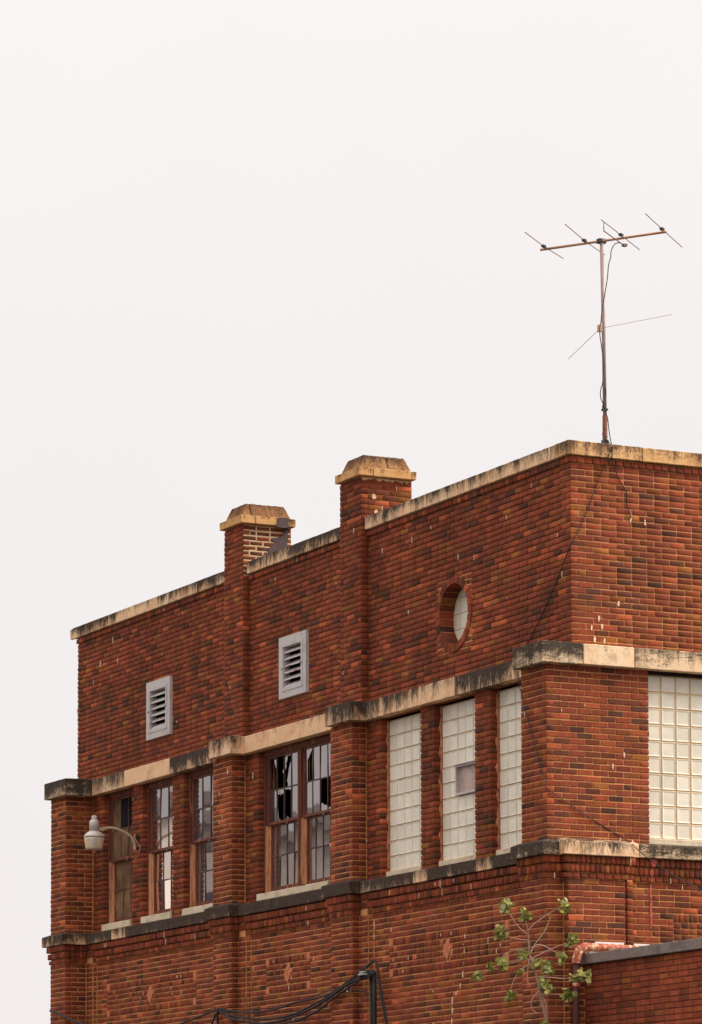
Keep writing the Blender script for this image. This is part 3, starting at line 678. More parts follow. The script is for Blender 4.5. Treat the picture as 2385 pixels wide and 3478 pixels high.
# sill band under the window storey
S0, S1 = 5.996, 6.140
def sill(y0, y1, s, x0=-.150, w=.030): stone('sill_stone', x0, .12, y0+G, y1-G, S0, S1, s, MLIME, (w, .14, 0, 0, 0))
for y0, y1, s in ((12.95, 13.87, .82), (12.45, 12.95, .55), (10.9, 12.45, .90), (9.43, 10.9, .92)): sill(y0, y1, s)
for y0, y1, s in ((7.6, 8.655, .93), (5.86, 7.6, .92)): sill(y0, y1, s)
for y0, y1, s in ((3.62, 5.05, .78), (3.25, 3.62, .48), (2.02, 3.25, .95), (1.62, 2.02, .62), (.555, 1.62, .93)): sill(y0, y1, s)
stone('sill_stone', -.292, .115, 5.05, 5.855, S0-.004, S1+.002, .90, MLIME, (.034, .09, 0, .06, 0))
stone('sill_stone', -.292, .115, 8.655, 9.425, S0-.004, S1+.002, .88, MLIME, (.034, .09, 0, .06, 0))
stone('sill_stone', -.520, .115, 13.875, 14.67, S0-.004, S1-.004, .68, MLIME, (.034, .09, 0, .10, .1))
stone('sill_stone', -.500, -.285, -.205, .545, S0-.010, S1-.012, .80, MDIAG, (.036, .1, 0, .09, .05))
stone('sill_stone', -.283, .627, -.30, .3, S0-.010, S1-.004, .48, MLIME, (.050, .02, 0, .19, 0))
stone('sill_stone', .632, .735, -.215, .2, S0-.004, S1+.004, .10, MLIME, (.03, 0, 0, .10, 0))
for x0, x1, s in ((.742, 2.3, .66), (2.3, 3.8, .6), (3.8, WX, .6)): stone('sill_stone', x0, x1-G, -.205, .2, S0, S1, s, MDIAG, (.03, 0, 0, .10, 0))
# separate sills of the windows standing on the band
for y0, y1 in SW: stone('window_sill', -.030, .20, y0+.004, y1+(-.006), 6.166, 6.262, .12, MSILL, sub=.2)
stone('window_sill', -.045, .20, DW[0]+.004, DW[1]-.02, 6.166, 6.258, .16, MSILL, sub=.2)
for y0, y1 in GB: stone('window_sill', .050, .22, y0+.004, y1-.006, 6.150, 6.236, .12, MSILL, sub=.2)
stone('window_sill', RW[0]+.003, RW[1]-.003, -.055, .16, 6.142, 6.236, .05, MSILL, (.006, 0, 0, .04, 0), sub=.2)
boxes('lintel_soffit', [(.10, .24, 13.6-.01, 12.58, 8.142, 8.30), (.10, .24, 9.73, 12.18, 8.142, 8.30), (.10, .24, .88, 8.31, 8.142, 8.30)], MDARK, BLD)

# ------------------------------------------------------------------ diamonds, corner tiles, lime smears
TM = []
bm = bmesh.new(); box(bm, 0, .05, -.5, .5, -.5, .5)
bmesh.ops.bevel(bm, geom=[e for e in bm.edges if all(abs(v.co.x) < 1e-6 for v in e.verts)], offset=.04, segments=1, affect='EDGES')
bmesh.ops.recalc_face_normals(bm, faces=bm.faces); TME = bpy.data.meshes.new('tile'); bm.to_mesh(TME); bm.free(); TME.materials.append(MDIA)
def placed(name, me, loc, rot=(0, 0, 0), sc=(1, 1, 1), parent=None):
    o = bpy.data.objects.new(name, me); C.objects.link(o); o.parent = parent or BLD
    if o.parent.type == 'EMPTY': o.matrix_parent_inverse = Matrix.Translation(-o.parent.location)
    o.location = loc; o.rotation_euler = rot; o.scale = sc; return o
for y, z, w, h in TILES: placed('corner_tile', TME, (-.054, y, z), sc=(1, w, h))
DME = []
for i, P in enumerate((((0, .128), (-.112, .012), (-.056, -.056), (.058, .064)), ((.064, .058), (-.050, -.062), (0, -.128), (.112, -.010)))):
    half = [(P[0], tuple((P[0][k]+P[1][k])/2 for k in (0, 1)), tuple((P[3][k]+P[2][k])/2 for k in (0, 1)), P[3]), (tuple((P[0][k]+P[1][k])/2 for k in (0, 1)), P[1], P[2], tuple((P[3][k]+P[2][k])/2 for k in (0, 1)))]
    for q in half:
        cx = sum(v[0] for v in q)/4; cz = sum(v[1] for v in q)/4
        bm = bmesh.new(); prism(bm, [(cx+(v[0]-cx)*.955, cz+(v[1]-cz)*.955) for v in q], 'x', -.010, .06)
        bmesh.ops.recalc_face_normals(bm, faces=bm.faces); me = bpy.data.meshes.new('diamond_tile'); bm.to_mesh(me); bm.free(); me.materials.append(MDIA); DME.append(me)
for y, z in DIAM:
    for me in DME: placed('diamond_tile', me, (-.05, y, z))
bm = bmesh.new()
SP = [('R', 0, 2.143-.0, 0, 0)]
EX = [('R', 0, .785, 9.875, .032), ('R', 0, .975, 9.86, .034), ('R', 0, .36, 8.71, .034), ('R', 0, .265, 8.60, .034), ('R', 0, .305, 8.47, .034), ('R', 0, .43, 8.46, .03), ('R', 0, .62, 8.90, .03), ('R', 0, .40, 8.62, .034),
      ('R', YC, .47, 7.02, .034), ('R', YC, .62, 7.16, .03), ('R', YC, .72, 6.17, .03), ('R', YC, .56, 6.19, .03), ('L', 0, 13.27, 10.34, .05), ('L', 0, 13.73, 10.06, .05), ('L', -.2, 8.86, 7.93, .04), ('L', -.2, 9.13, 7.66, .04), ('L', 0, 8.50, 7.85, .045)]
EX += [('L', -.05, u_, z_, h_) for u_, z_, h_ in ((2.475, 5.277, .03), (2.492, 5.105, .03), (2.508, 4.95, .025), (2.531, 4.83, .04), (2.60, 4.70, .03), (2.70, 4.62, .02), (2.80, 4.533, .05), (2.805, 4.42, .045), (2.813, 4.29, .05), (4.848, 5.60, .07), (4.850, 5.45, .04))]
for kind, pl, u, z, hh in SMEARS + EX:
    if kind == 'L' and u < .5 and pl > -.05 and z < 8.2: continue
    m = rnd.choice((6, 7)); w = rnd.uniform(.003, .007)*(1.25 if (kind, pl, u, z, hh) in EX else 1)
    if (kind, pl, u, z, hh) in EX: w = rnd.uniform(.009, .013)
    L_, R_ = [], []
    for i in range(m+1):
        zz_ = z - hh + 2*hh*i/m
        L_.append((u - w*rnd.uniform(.25, 1.5)*(1-abs(i*2/m-1)**3*.6), zz_)); R_.append((u + w*rnd.uniform(.25, 1.5)*(1-abs(i*2/m-1)**3*.6), zz_))
    prism(bm, L_ + R_[::-1], 'x' if kind == 'L' else 'y', pl-.0045, pl+.012)
fin('lime_smears', bm, MSMEAR, BLD, kind='stuff')

# ------------------------------------------------------------------ chimney caps
def chimney_cap(st, y0, y1, cracks, dark):
    # lower slab in pieces, then the pebbled top in two pieces
    x0, x1 = -.165, .640; ya, yb = y0-.085, y1+.005
    c = cracks
    def slab(xa, xb, yy0, yy1): 
        o = stone('cap_stone', xa, xb, yy0, yy1, 11.228, 11.332, .30, MCAP, None, st, .003, .12); return o
    slab(x0, c[0]-.006, ya, yb); slab(c[0]+.004, c[1]-.004, ya+.002, yb-.002); s = slab(c[1]+.006, x1, ya, yb)
    s['soot'] = dark
    for xa, xb, l, r in ((-.105, c[2]-.007, .07, 0), (c[2]+.007, .595, 0, .07)):
        bm = bmesh.new(); a = ya+.06; b = yb-.05; zb, zt = 11.338, 11.512
        V = [bm.verts.new(p) for p in ((xa, a, zb), (xb, a, zb), (xb, b, zb), (xa, b, zb), (xa+l, a+.07, zt), (xb-r, a+.07, zt), (xb-r, b-.06, zt), (xa+l, b-.06, zt))]
        for f in ((0, 3, 2, 1), (4, 5, 6, 7), (0, 1, 5, 4), (1, 2, 6, 5), (2, 3, 7, 6), (3, 0, 4, 7)): bm.faces.new([V[i] for i in f])
        for _ in range(4):
            es = [e for e in bm.edges if e.calc_length() > .045]
            if es: bmesh.ops.subdivide_edges(bm, edges=es, cuts=1, use_grid_fill=True)
        for v in bm.verts: v.co += noise.noise_vector(v.co*26)*.006 + noise.noise_vector(v.co*70)*.003
        o = fin('cap_top', bm, MPEB, st); o['soot'] = .45
chimney_cap(ST3, *PIL3, (.035, .575, .27), .35); chimney_cap(ST2, *PIL2, (.045, .52, .01), .62)
K = 1.475e-3
tar = [(705, 300), (722, 285), (750, 300), (747, 330), (752, 380), (742, 440), (735, 520), (700, 545), (662, 562), (620, 580), (575, 592), (530, 600), (505, 570), (508, 540), (560, 525), (552, 500), (572, 480), (600, 452), (640, 430), (600, 424), (588, 405), (602, 392), (650, 388), (684, 380), (700, 350)]
bm = bmesh.new(); prism(bm, [(-.1 + (x-305)*K/.99, 11.215 - ((y-262) - .105*(x-300))*K) for x, y in tar], 'y', PIL2[0]-.014, PIL2[0]+.02)
fin('tar_patch', bm, MTAR, ST2, label='black tar patch smeared over the cracked chimney')
bm = bmesh.new(); prism(bm, [(.36, 11.21), (.37, 11.33), (.47, 11.345), (.53, 11.338), (.53, 11.21), (.45, 11.20)], 'y', PIL2[0]-.094, PIL2[0]-.05); fin('tar_patch', bm, MTAR, ST2)
# lime wash left under the cap of the nearer chimney
bm = bmesh.new(); q = [(-.09, 11.222)]
for i in range(22): q.append((-.09 + .70*i/21, 11.212 - rnd.uniform(.0, .034)*(1 if i % 3 else .5)))
q.append((.61, 11.222)); prism(bm, q, 'y', PIL3[0]-.005, PIL3[0]+.01)
fin('lime_patch', bm, MCREAM, ST3)
for cx_, cz_ in ((.085, 10.985), (.115, 10.79)):
    bm = bmesh.new(); prism(bm, [(cx_+rnd.uniform(.022, .04)*math.cos(a*.785), cz_+rnd.uniform(.026, .045)*math.sin(a*.785)) for a in range(8)], 'y', PIL3[0]-.005, PIL3[0]+.01); fin('lime_patch', bm, MCREAM, ST3)
# ------------------------------------------------------------------ sash windows
def pane(y1, y0, z0, z1, x, mat, parent, shards=None, label=None):
    """glass between y1 (far, left in view) and y0; shards: polygons in unit coordinates (s to the right, t up)"""
    bm = bmesh.new()
    for poly in (shards or [[(0, 0), (1, 0), (1, 1), (0, 1)]]):
        prism(bm, [(y1 + (y0-y1)*s, z0 + (z1-z0)*t) for s, t in poly], 'x', x, x+.004)
    bmesh.ops.rotate(bm, verts=bm.verts, cent=(x, (y0+y1)/2, (z0+z1)/2), matrix=Matrix.Rotation(rnd.gauss(0, .010), 3, 'Y') @ Matrix.Rotation(rnd.gauss(0, .012), 3, 'Z'))
    return fin('glass_pane', bm, mat, parent, label=label)
def sash(w, y1, y0, z0, z1, x, cols, zm, mats, broken=None, rail=.034, peel=False):
    """one sash: stiles, rails and muntins as one frame, each pane its own piece"""
    st = .042; d = .034
    a, b = y1-st, y0+st
    boxes('sash_frame', [(x, x+d, a, y1, z0, z1), (x, x+d, y0, b, z0, z1), (x, x+d, b, a, z0, z0+rail), (x, x+d, b, a, z1-.030, z1)], MWOODP if peel else MWOOD, w)
    mun = []
    cw = (a-b)/cols; gz0, gz1 = z0+rail, z1-.030
    for i in range(1, cols): mun.append((x+.006, x+.026, a-cw*i-.008, a-cw*i+.008, gz0, gz1))
    segs = [a] + [a-cw*i for i in range(1, cols)] + [b]
    for i in range(cols):
        p, q = segs[i] - (.008 if i else 0), segs[i+1] + (.008 if i < cols-1 else 0)
        mun.append((x+.005, x+.027, q, p, zm-.008, zm+.008))
    boxes('muntins', mun, MMUNT, w)
    for r in range(2):
        for i in range(cols):
            za, zb = (zm+.006, gz1+.004) if r == 0 else (gz0-.004, zm-.006)
            br = (broken or {}).get((r, i))
            if br == []: continue
            pane(a-cw*i-.003, a-cw*(i+1)+.003, za, zb, x+.014, mats(r, i), w, br, 'broken pane with jagged shards' if br else None)
def sash_window(y0, y1, units, mats, broken={}, label=None):
    z0, z1 = 6.262, 8.141
    xf = .085
    n = len(units); bl = [(xf, .20, y1-.052, y1+.013, z0, z1), (xf, .20, y0-.013, y0+.052, z0, z1), (xf, .20, y0+.052, y1-.052, 8.075, z1), (xf, .20, y0+.052, y1-.052, z0, 6.285),
          (xf-.012, xf, y1-.040, y1-.006, z0, z1-.03), (xf-.012, xf, y0+.052, y1-.052, 8.098, 8.130)]
    iw = (y1-y0-.104-(n-1)*.10)/n
    for i in range(n-1):
        m = y1-.052-iw*(i+1)-.10*i
        bl.append((xf-.010, .20, m-.10, m, 6.286, 8.074)); bl.append((xf-.022, xf-.010, m-.064, m-.036, 6.30, 8.06))
    w = boxes('sash_window', bl, MWOOD, BLD, label=label)
    boxes('peeled_casing', [(xf-.004, xf+.06, y1-.054, y1-.012, z0+.02, 7.16)], MWOODP, w)
    for i, cols in enumerate(units):
        a = y1-.054-(iw+.10)*i; b = a-iw+.004
        if i: boxes('peeled_casing', [(xf-.004, xf+.06, a-.003, a+.036, 6.30, 7.16)], MWOODP, w)
        boxes('parting_strip', [(.140, .165, a-.022, a-.001, 6.287, 7.17), (.180, .198, a-.02, a-.001, 6.287, 8.0)], MWOODP, w)
        sash(w, a, b, 7.165, 8.073, .105, cols, 7.618, lambda r, c, i=i: mats(i, 0, r, c), broken.get(i))
        sash(w, a-.022, b+.004, 6.288, 7.172, .142, cols, 6.755, lambda r, c, i=i: mats(i, 1, r, c), None, .055)
        bm = bmesh.new()
        for q in ((.62,), (.62, .85))[i % 2]:
            ym = a-(a-b)*q; tube(bm, [(.10, ym-.012, 7.163), (.098, ym-.012, 7.145), (.098, ym+.012, 7.145), (.10, ym+.012, 7.163)], .003, 4)
        fin('sash_lift', bm, MALU, w)
    return w
def dk(i, s, r, c): return GNAVY if (s == 0 and r == 0 and c > 0) else GDARK
def w2(i, s, r, c): return GDUST if (s == 0 and r == 0) else GCLEAN
def du(i, s, r, c): return GDUST
sash_window(*SW[2], (3,), dk, label='tall sash window with dark brown panes')
sash_window(*SW[1], (3,), w2, label='tall sash window mirroring the white sky')
sash_window(*SW[0], (3,), du, label='tall sash window half hidden by a brick pier')
BROKEN = {0: {(0, 0): [[(0, 1), (0, .88), (.25, .97), (.45, .98), (.62, .86), (.85, .66), (1, .62), (1, 1)], [(0, .9), (0, 0), (.10, 0), (.16, .5), (.12, .86)]],
              (0, 1): [[(.78, .52), (1, .62), (1, .45), (.84, .44)], [(0, .30), (.06, .24), (.02, .12), (0, .12)]],
              (0, 2): [[(0, 1), (.50, 1), (.40, .82), (.18, .70), (.30, .66), (.10, .52), (0, .40)], [(.92, 1), (1, 1), (1, 0), (.40, 0), (.52, .08), (.36, .18), (.55, .42), (.66, .60), (.95, .80)], [(.5, 1), (.92, 1), (.86, .96), (.78, .99), (.7, .93), (.6, .98)]],
              (1, 1): [[(0, 1), (.34, 1), (.30, .84), (.1, .86), (0, .8)], [(.36, 1), (1, 1), (1, .9), (.86, .83), (.62, .86), (.45, .80)], [(0, .7), (.10, .4), (.22, 0), (0, 0)], [(.22, 0), (.30, .09), (.46, .03), (.55, 0)]],
              (1, 2): [[(0, 0), (.14, 0), (.10, .06), (.02, .5), (0, .6)], [(.16, 0), (.36, .12), (.70, .02), (.74, 0)], [(0, 1), (1, 1), (1, .95), (.8, .90), (.66, .94), (.3, .95), (0, .97)]]},
          1: {(0, 0): [[(0, 1), (1, 1), (1, .94), (.86, .92), (.60, .80), (.42, .70), (0, .62)], [(0, .62), (.30, .66), (.26, 0), (0, 0)]],
              (1, 2): [[(0, 1), (.10, 1), (.06, .5), (.05, .36), (0, .34)], [(0, .30), (.14, .24), (.30, .25), (.5, .17), (.75, .18), (.9, .12), (1, .1), (1, 0), (0, 0)]],
              (1, 3): [[(0, 0), (1, 0), (1, .15), (.5, .05), (0, .1)]]}}
sash_window(*DW, (4, 4), du, BROKEN, label='wide double sash window with several broken black panes')

# ------------------------------------------------------------------ glass block windows
def bevel_block(name='glass_block'):
    bm = bmesh.new()
    # a pillowed face: outer rim, then a shallow sunk centre
    R0 = [(-.5, -.5), (.5, -.5), (.5, .5), (-.5, .5)]
    rings = []
    for s, d in ((1.0, .05), (1.0, .006), (.955, 0), (.86, .0025), (.80, .0045)):
        rings.append([bm.verts.new((d, y*s, z*s)) for y, z in R0])
    for q in range(4):
        for i in range(4): bm.faces.new((rings[q][i], rings[q][(i+1) % 4], rings[q+1][(i+1) % 4], rings[q+1][i]))
    bm.faces.new(rings[4]); bmesh.ops.recalc_face_normals(bm, faces=bm.faces)
    me = bpy.data.meshes.new(name); bm.to_mesh(me); bm.free(); me.materials.append(MBLOCK); return me
GBM = bevel_block()
def block_window_L(y0, y1, z0, z1, skip=(), label=None):
    w = boxes('glass_block_window', [(.117, .20, y0-.013, y1+.013, z0, z1)], MGRID, BLD, label=label)
    nc, nr = 5, 10; a = y1-.022; cw = (y1-y0-.040)/nc; ch = (z1-z0-.016)/nr
    for r in range(nr):
        for c in range(nc):
            if (r, c) in skip: continue
            placed('glass_block', GBM, (.1025+rnd.gauss(0, .0014), a-cw*(c+.5), z1-.010-ch*(r+.5)), (0, rnd.gauss(0, .004), rnd.gauss(0, .006)), (1, cw-.014, ch-.012), w)
    bm = bmesh.new(); L_, R_ = [], []
    for i in range(30):
        z = z0 + (z1-z0)*i/29; L_.append((.070+rnd.uniform(0, .022) - (.02 if i % 5 == 0 else 0), z)); R_.append((.13, z))
    prism(bm, L_ + R_[::-1], 'y', y1-.017, y1+.004); fin('jamb_sealant', bm, MPUTTY, w)
    boxes('sill_mortar', [(.058, .112, y0+.006, y1-.006, z0-.012, z0+.008)], MGRID, w)
    return w
block_window_L(*GB[2], 6.236, 8.118, label='tall glass block window beside the middle brick pier')
wv = block_window_L(*GB[1], 6.236, 8.118, [(r, c) for r in (4, 5) for c in (2, 3, 4)], 'tall glass block window with a small grey vent sash')
block_window_L(*GB[0], 6.236, 8.118, label='narrow looking glass block window beside the corner pier')
# the small hopper vent in the middle one
yv1, yv0 = GB[1][1]-.022-2*.1966-.004, GB[1][0]+.02
zv1, zv0 = 8.108-4*.1866-.002, 8.108-6*.1866+.004
boxes('vent_sash', [(.060, .110, yv1-.024, yv1, zv0, zv1), (.060, .110, yv0, yv0+.024, zv0, zv1), (.055, .110, yv0+.024, yv1-.024, zv1-.034, zv1), (.060, .110, yv0+.024, yv1-.024, zv0, zv0+.026), (.030, .060, yv0, yv1, zv1-.012, zv1)], MGALV, wv)
bm = bmesh.new(); N_ = 8; gr = [[bm.verts.new((.098 - .022*math.sin(3.14*i/N_)*(1-j/N_)*(.4+.6*j/N_)*2 + .004*math.sin(i*2.1), yv1-.024+(yv0-yv1+.048)*i/N_, zv0+.026+(zv1-zv0-.06)*j/N_)) for j in range(N_+1)] for i in range(N_+1)]
for i in range(N_):
    for j in range(N_): bm.faces.new((gr[i][j], gr[i+1][j], gr[i+1][j+1], gr[i][j+1]))
fin('plastic_sheet', bm, MCURT, wv, smooth=True)
# right face window
w = boxes('glass_block_window', [(RW[0]+.004, RW[1]-.004, -.006, .06, 6.236, 8.112)], MGRIDR, BLD, label='broad glass block window at the right edge')
nc, nr = 12, 10; cw = (RW[1]-RW[0]-.03)/nc; ch = (8.112-6.236-.012)/nr
for r in range(nr):
    for c in range(nc):
        placed('glass_block', GBM, (RW[0]+.018+cw*(c+.5), -.013+rnd.gauss(0, .0008), 8.104-ch*(r+.5)), (rnd.gauss(0, .004), 0, math.pi/2+rnd.gauss(0, .005)), (1, cw-.019, ch-.014), w)
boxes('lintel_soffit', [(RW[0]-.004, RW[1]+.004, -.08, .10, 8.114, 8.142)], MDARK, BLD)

# ------------------------------------------------------------------ round window with its ring of bricks
cy, cz = OCU; N_ = 27
VM = []
for i in range(N_):
    a0 = 6.28318*(i+.5)/N_; da = 6.28318/N_/2
    g0, g1 = .010, .0085
    bm = bmesh.new()
    pts = []
    for rr, ga, sg in ((.368, g0/.368/2, -1), (.368, g0/.368/2, 1), (.455, g1/.455/2, 1), (.455, g1/.455/2, -1)):
        a = a0 + sg*(da-ga) + rnd.gauss(0, .004); r = rr + rnd.gauss(0, .0025); pts.append((cy + r*math.cos(a), cz + r*math.sin(a)))
    prism(bm, pts, 'x', -.014+rnd.gauss(0, .002), .186)
    o = fin('ring_brick', bm, MBO, BLD); o['tint'] = rnd.random(); o['tint2'] = rnd.random()
bm = bmesh.new(); S_ = 54; half = .448
ri = [[bm.verts.new((d, cy + .374*math.cos(6.28318*k/S_), cz + .374*math.sin(6.28318*k/S_))) for k in range(S_)] for d in (.001, .194)]
ro = []
for k in range(S_):
    c_, s_ = math.cos(6.28318*k/S_), math.sin(6.28318*k/S_); q = half/max(abs(c_), abs(s_)); ro.append(bm.verts.new((.0065, cy+q*c_, cz+q*s_)))
for k in range(S_):
    j = (k+1) % S_
    bm.faces.new((ri[0][k], ri[0][j], ro[j], ro[k])); bm.faces.new((ri[0][k], ri[1][k], ri[1][j], ri[0][j]))
ow = fin('round_window', bm, MMORT, BLD, label='round window lined with a ring of bricks')
bm = bmesh.new(); prism(bm, [(cy+.395*math.cos(6.28318*k/40), cz+.395*math.sin(6.28318*k/40)) for k in range(40)], 'x', .202, .24); fin('glass_block_joint', bm, MGRID, ow)
def clip(poly, n, d):
    out = []
    for i in range(len(poly)):
        p, q = poly[i], poly[(i+1) % len(poly)]; a = n[0]*p[0]+n[1]*p[1]-d; b = n[0]*q[0]+n[1]*q[1]-d
        if a <= 0: out.append(p)
        if (a < 0 < b) or (b < 0 < a): t = a/(a-b); out.append((p[0]+(q[0]-p[0])*t, p[1]+(q[1]-p[1])*t))
    return out
for r in range(-2, 2):
    for c in range(-2, 2):
        q = [(c*.19+.005, r*.19+.055), (c*.19+.185, r*.19+.055), (c*.19+.185, r*.19+.237), (c*.19+.005, r*.19+.237)]
        for k in range(32): q = clip(q, (math.cos(k*.19635), math.sin(k*.19635)), .385) if q else q
        if len(q) > 2:
            bm = bmesh.new(); prism(bm, [(cy+u, cz+z) for u, z in q], 'x', .190, .23); fin('glass_block', bm, MBLOCK, ow)

# ------------------------------------------------------------------ louvred vents
def vent(y0, y1, z0, z1, peeled, label):
    f = .135; fi = .05; x0 = -.040
    w = boxes('louvre_vent', [(x0, .06, y0, y1, z1-f, z1), (x0, .06, y0, y1, z0, z0+f), (x0, .06, y1-f, y1, z0+f, z1-f), (x0, .06, y0, y0+f, z0+f, z1-f)], MGALV, BLD, label=label)
    boxes('vent_trim', [(x0-.008, x0, y0+f-.045, y1-f+.045, z1-f, z1-f+.045), (x0-.008, x0, y0+f-.045, y1-f+.045, z0+f-.045, z0+f), (x0-.008, x0, y1-f, y1-f+.045, z0+f, z1-f), (x0-.008, x0, y0+f-.045, y0+f, z0+f, z1-f)], MGALV, w)
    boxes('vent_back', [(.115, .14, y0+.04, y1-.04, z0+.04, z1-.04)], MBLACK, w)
    n = 6; zz0, zz1 = z0+f, z1-f; ph = (zz1-zz0)/n
    for i in range(n):
        zb = zz0 + ph*i; bm = bmesh.new()
        A = [(-.034, zb+.002), (-.034, zb+.014), (.05, zb+ph*.86), (.05, zb+ph*.76)]
        a, b = y0+f+.002, y1-f-.002
        V = [[bm.verts.new((u, y, z + rnd.gauss(0, .0015))) for u, z in A] for y in (a, (a+b)/2, b)]
        bm.faces.new(V[0]); bm.faces.new(V[2][::-1])
        for q in range(2):
            for k in range(4): bm.faces.new((V[q][k], V[q][(k+1) % 4], V[q+1][(k+1) % 4], V[q+1][k]))
        fin('slat', bm, MGALVR if (i in peeled) else MGALV, w, label='slat with peeling rusty paint' if i in peeled else None)
    bm = bmesh.new()
    for y, z in ((y1-f+.018, (z0+z1)/2-.02), (y0+f-.018, (z0+z1)/2+.0)):
        tube(bm, [(x0-.016, y, z), (x0, y, z)], .011, 8)
    fin('bolt', bm, MBLACK, w)
vent(*V1[:2], *V1[2:], (1,), 'grey louvred vent nearer the far end of the wall')
vent(*V2[:2], *V2[2:], (0, 2, 3, 4), 'grey louvred vent with peeling slats between the chimneys')

# ------------------------------------------------------------------ the wing: coping, flashing, pipe
for a, b in ((-1.78, -.203), (-3.4, -1.786), (-5.2, -3.406), (-7.2, -5.206), (-9.02, -7.206)):
    o = stone('coping_stone', -.030, .32, a, b, 4.762, 4.876, 0, MCOPA, None, ANX, .0015, .2)
boxes('flashing', [(.16, .53, -.216, -.204, 4.970, 5.026), (.66, .86, -.216, -.204, 4.965, 5.020)], MWHITE, BLD, label='white painted patch above the wing roof')
boxes('flashing', [(.03, .165, -.30, -.205, 4.878, 4.905)], MWHITE, ANX)
DP = thing('drainpipe', 'rusty red drainpipe bending over the grey coping of the low wing', 'pipe', (-.14, -.30, 0))
tube_obj('pipe_run', [(.95, -.31, 4.945), (.56, -.31, 4.95), (.10, -.31, 4.955), (.0, -.31, 4.953)], .044, MRUST, DP, 12)
tube_obj('elbow', [(.02, -.31, 4.953), (-.03, -.31, 4.95), (-.085, -.31, 4.925), (-.118, -.31, 4.88), (-.136, -.31, 4.82), (-.140, -.31, 4.765)], .050, MRUST, DP, 12)
tube_obj('downspout', [(-.140, -.31, 4.80), (-.143, -.31, 4.3), (-.146, -.31, 3.0), (-.146, -.31, .05)], .036, MRUSTD, DP, 12, 0)
tube_obj('pipe_collar', [(-.141, -.31, 4.545), (-.141, -.31, 4.50)], .043, MRUST, DP, 12, 0)

for za, zb, yy, w_ in ((5.90, 5.99, -.1655, .034), (5.80, 5.888, -.1445, .022), (5.73, 5.792, -.1235, .016), (5.20, 5.724, -.104, .013)):
    bm = bmesh.new(); n_ = max(4, int((zb-za)/.03)); A_, B_ = [], []
    for i in range(n_+1):
        zq = zb - (zb-za)*i/n_; c_ = .953 + .006*math.sin(zq*31); k_ = w_*(1 if i < n_ else .4)
        A_.append((c_ - k_*rnd.uniform(.5, 1.3), zq)); B_.append((c_ + k_*rnd.uniform(.4, 1.4), zq))
    prism(bm, A_ + B_[::-1], 'y', yy, yy+.012); fin('paint_drip', bm, MDRIP, BLD)
# ------------------------------------------------------------------ security light on its bracket
LT = thing('security_light', 'old barn style security light on a curved arm at the left', 'lamp', (0, 12.31, 7.22))
LX, LY = -.680, 12.31
bm = bmesh.new(); lathe(bm, LX, LY, [(.128, 7.382), (.138, 7.374), (.150, 7.372), (.148, 7.385), (.128, 7.412), (.098, 7.440), (.074, 7.452), (.070, 7.458)]); fin('reflector', bm, MALU, LT, True)
bm = bmesh.new(); lathe(bm, LX, LY, [(.070, 7.452), (.070, 7.560), (.066, 7.596), (.052, 7.614), (.040, 7.620)]); fin('housing', bm, MALU, LT, True)
bm = bmesh.new(); lathe(bm, LX, LY, [(.037, 7.618), (.038, 7.626), (.036, 7.668), (.030, 7.676)]); fin('photocell', bm, MGALV, LT, True)
bm = bmesh.new(); lathe(bm, LX, LY, [(.100, 7.198), (.112, 7.200), (.120, 7.225), (.138, 7.330), (.142, 7.373), (.05, 7.376)]); fin('lens', bm, MLENS, LT, True)
bm = bmesh.new()
pl = [(-.62, 7.26), (-.60, 7.30), (-.612, 7.335), (-.598, 7.345), (-.606, 7.352), (-.622, 7.345), (-.640, 7.33), (-.648, 7.29), (-.640, 7.25), (-.628, 7.215), (-.612, 7.215)]
prism(bm, [(LX-.042+(u+.62)*1.3, z) for u, z in pl], 'y', LY-.139, LY-.132); fin('lens_hole', bm, MGALV, LT)
boxes('arm_clamp', [(-.615, -.535, LY-.022, LY+.022, 7.468, 7.512), (-.545, -.50, LY-.028, LY+.028, 7.486, 7.524)], MARM, LT)
tube_obj('arm', [(-.53, LY, 7.506), (-.44, LY, 7.514), (-.36, LY, 7.508), (-.25, LY, 7.474), (-.155, LY, 7.430), (-.105, LY, 7.385), (-.072, LY, 7.32), (-.062, LY, 7.26), (-.060, LY, 7.215)], .0195, MARM, LT, 10)
boxes('bracket', [(-.055, -.012, LY-.012, LY+.012, 7.225, 7.255), (-.045, -.012, LY-.014, LY+.030, 7.37, 7.43), (-.030, -.010, LY-.025, LY+.045, 7.38, 7.42)], MRUBBER, LT)
tube_obj('lamp_wire', [(-.03, LY+.02, 7.42), (-.05, LY+.03, 7.45), (-.06, LY+.01, 7.40), (-.03, LY-.04, 7.30), (-.02, LY-.09, 7.26), (-.03, LY-.08, 7.18), (-.03, LY+.0, 7.12), (-.015, LY+.12, 7.08)], .0045, MARM, LT, 5)

# ------------------------------------------------------------------ antenna on the roof
AN = thing('tv_antenna', 'thin rooftop aerial with four rods on a tall leaning mast', 'antenna', (.66, .35, 10.2))
tube_obj('mast', [(.664, .35, 11.12), (.655, .35, 12.15), (.638, .35, 13.15)], .0225, MMAST, AN, 10, 0)
tube_obj('mast_sleeve', [(.657, .35, 10.2), (.664, .35, 11.135)], .0290, MMASTR, AN, 10, 0)
boxes('mast_clamp', [(.630, .694, .318, .382, 10.80, 10.85), (.632, .690, .322, .378, 11.19, 11.215)], MRUBBER, AN)
tube_obj('boom', [(.195, .995, 13.168), (1.095, -.33, 13.168)], .0155, MBOOM, AN, 10, 0)
boxes('boom_clamp', [(.595, .690, .33, .40, 13.145, 13.195)], MRUBBER, AN)
RODS = [((-.320, .442), (.629, 1.232)), ((-.074, -.054), (.986, .879)), ((.199, -.397), (1.235, .504)), ((.518, -.837), (1.620, .190))]
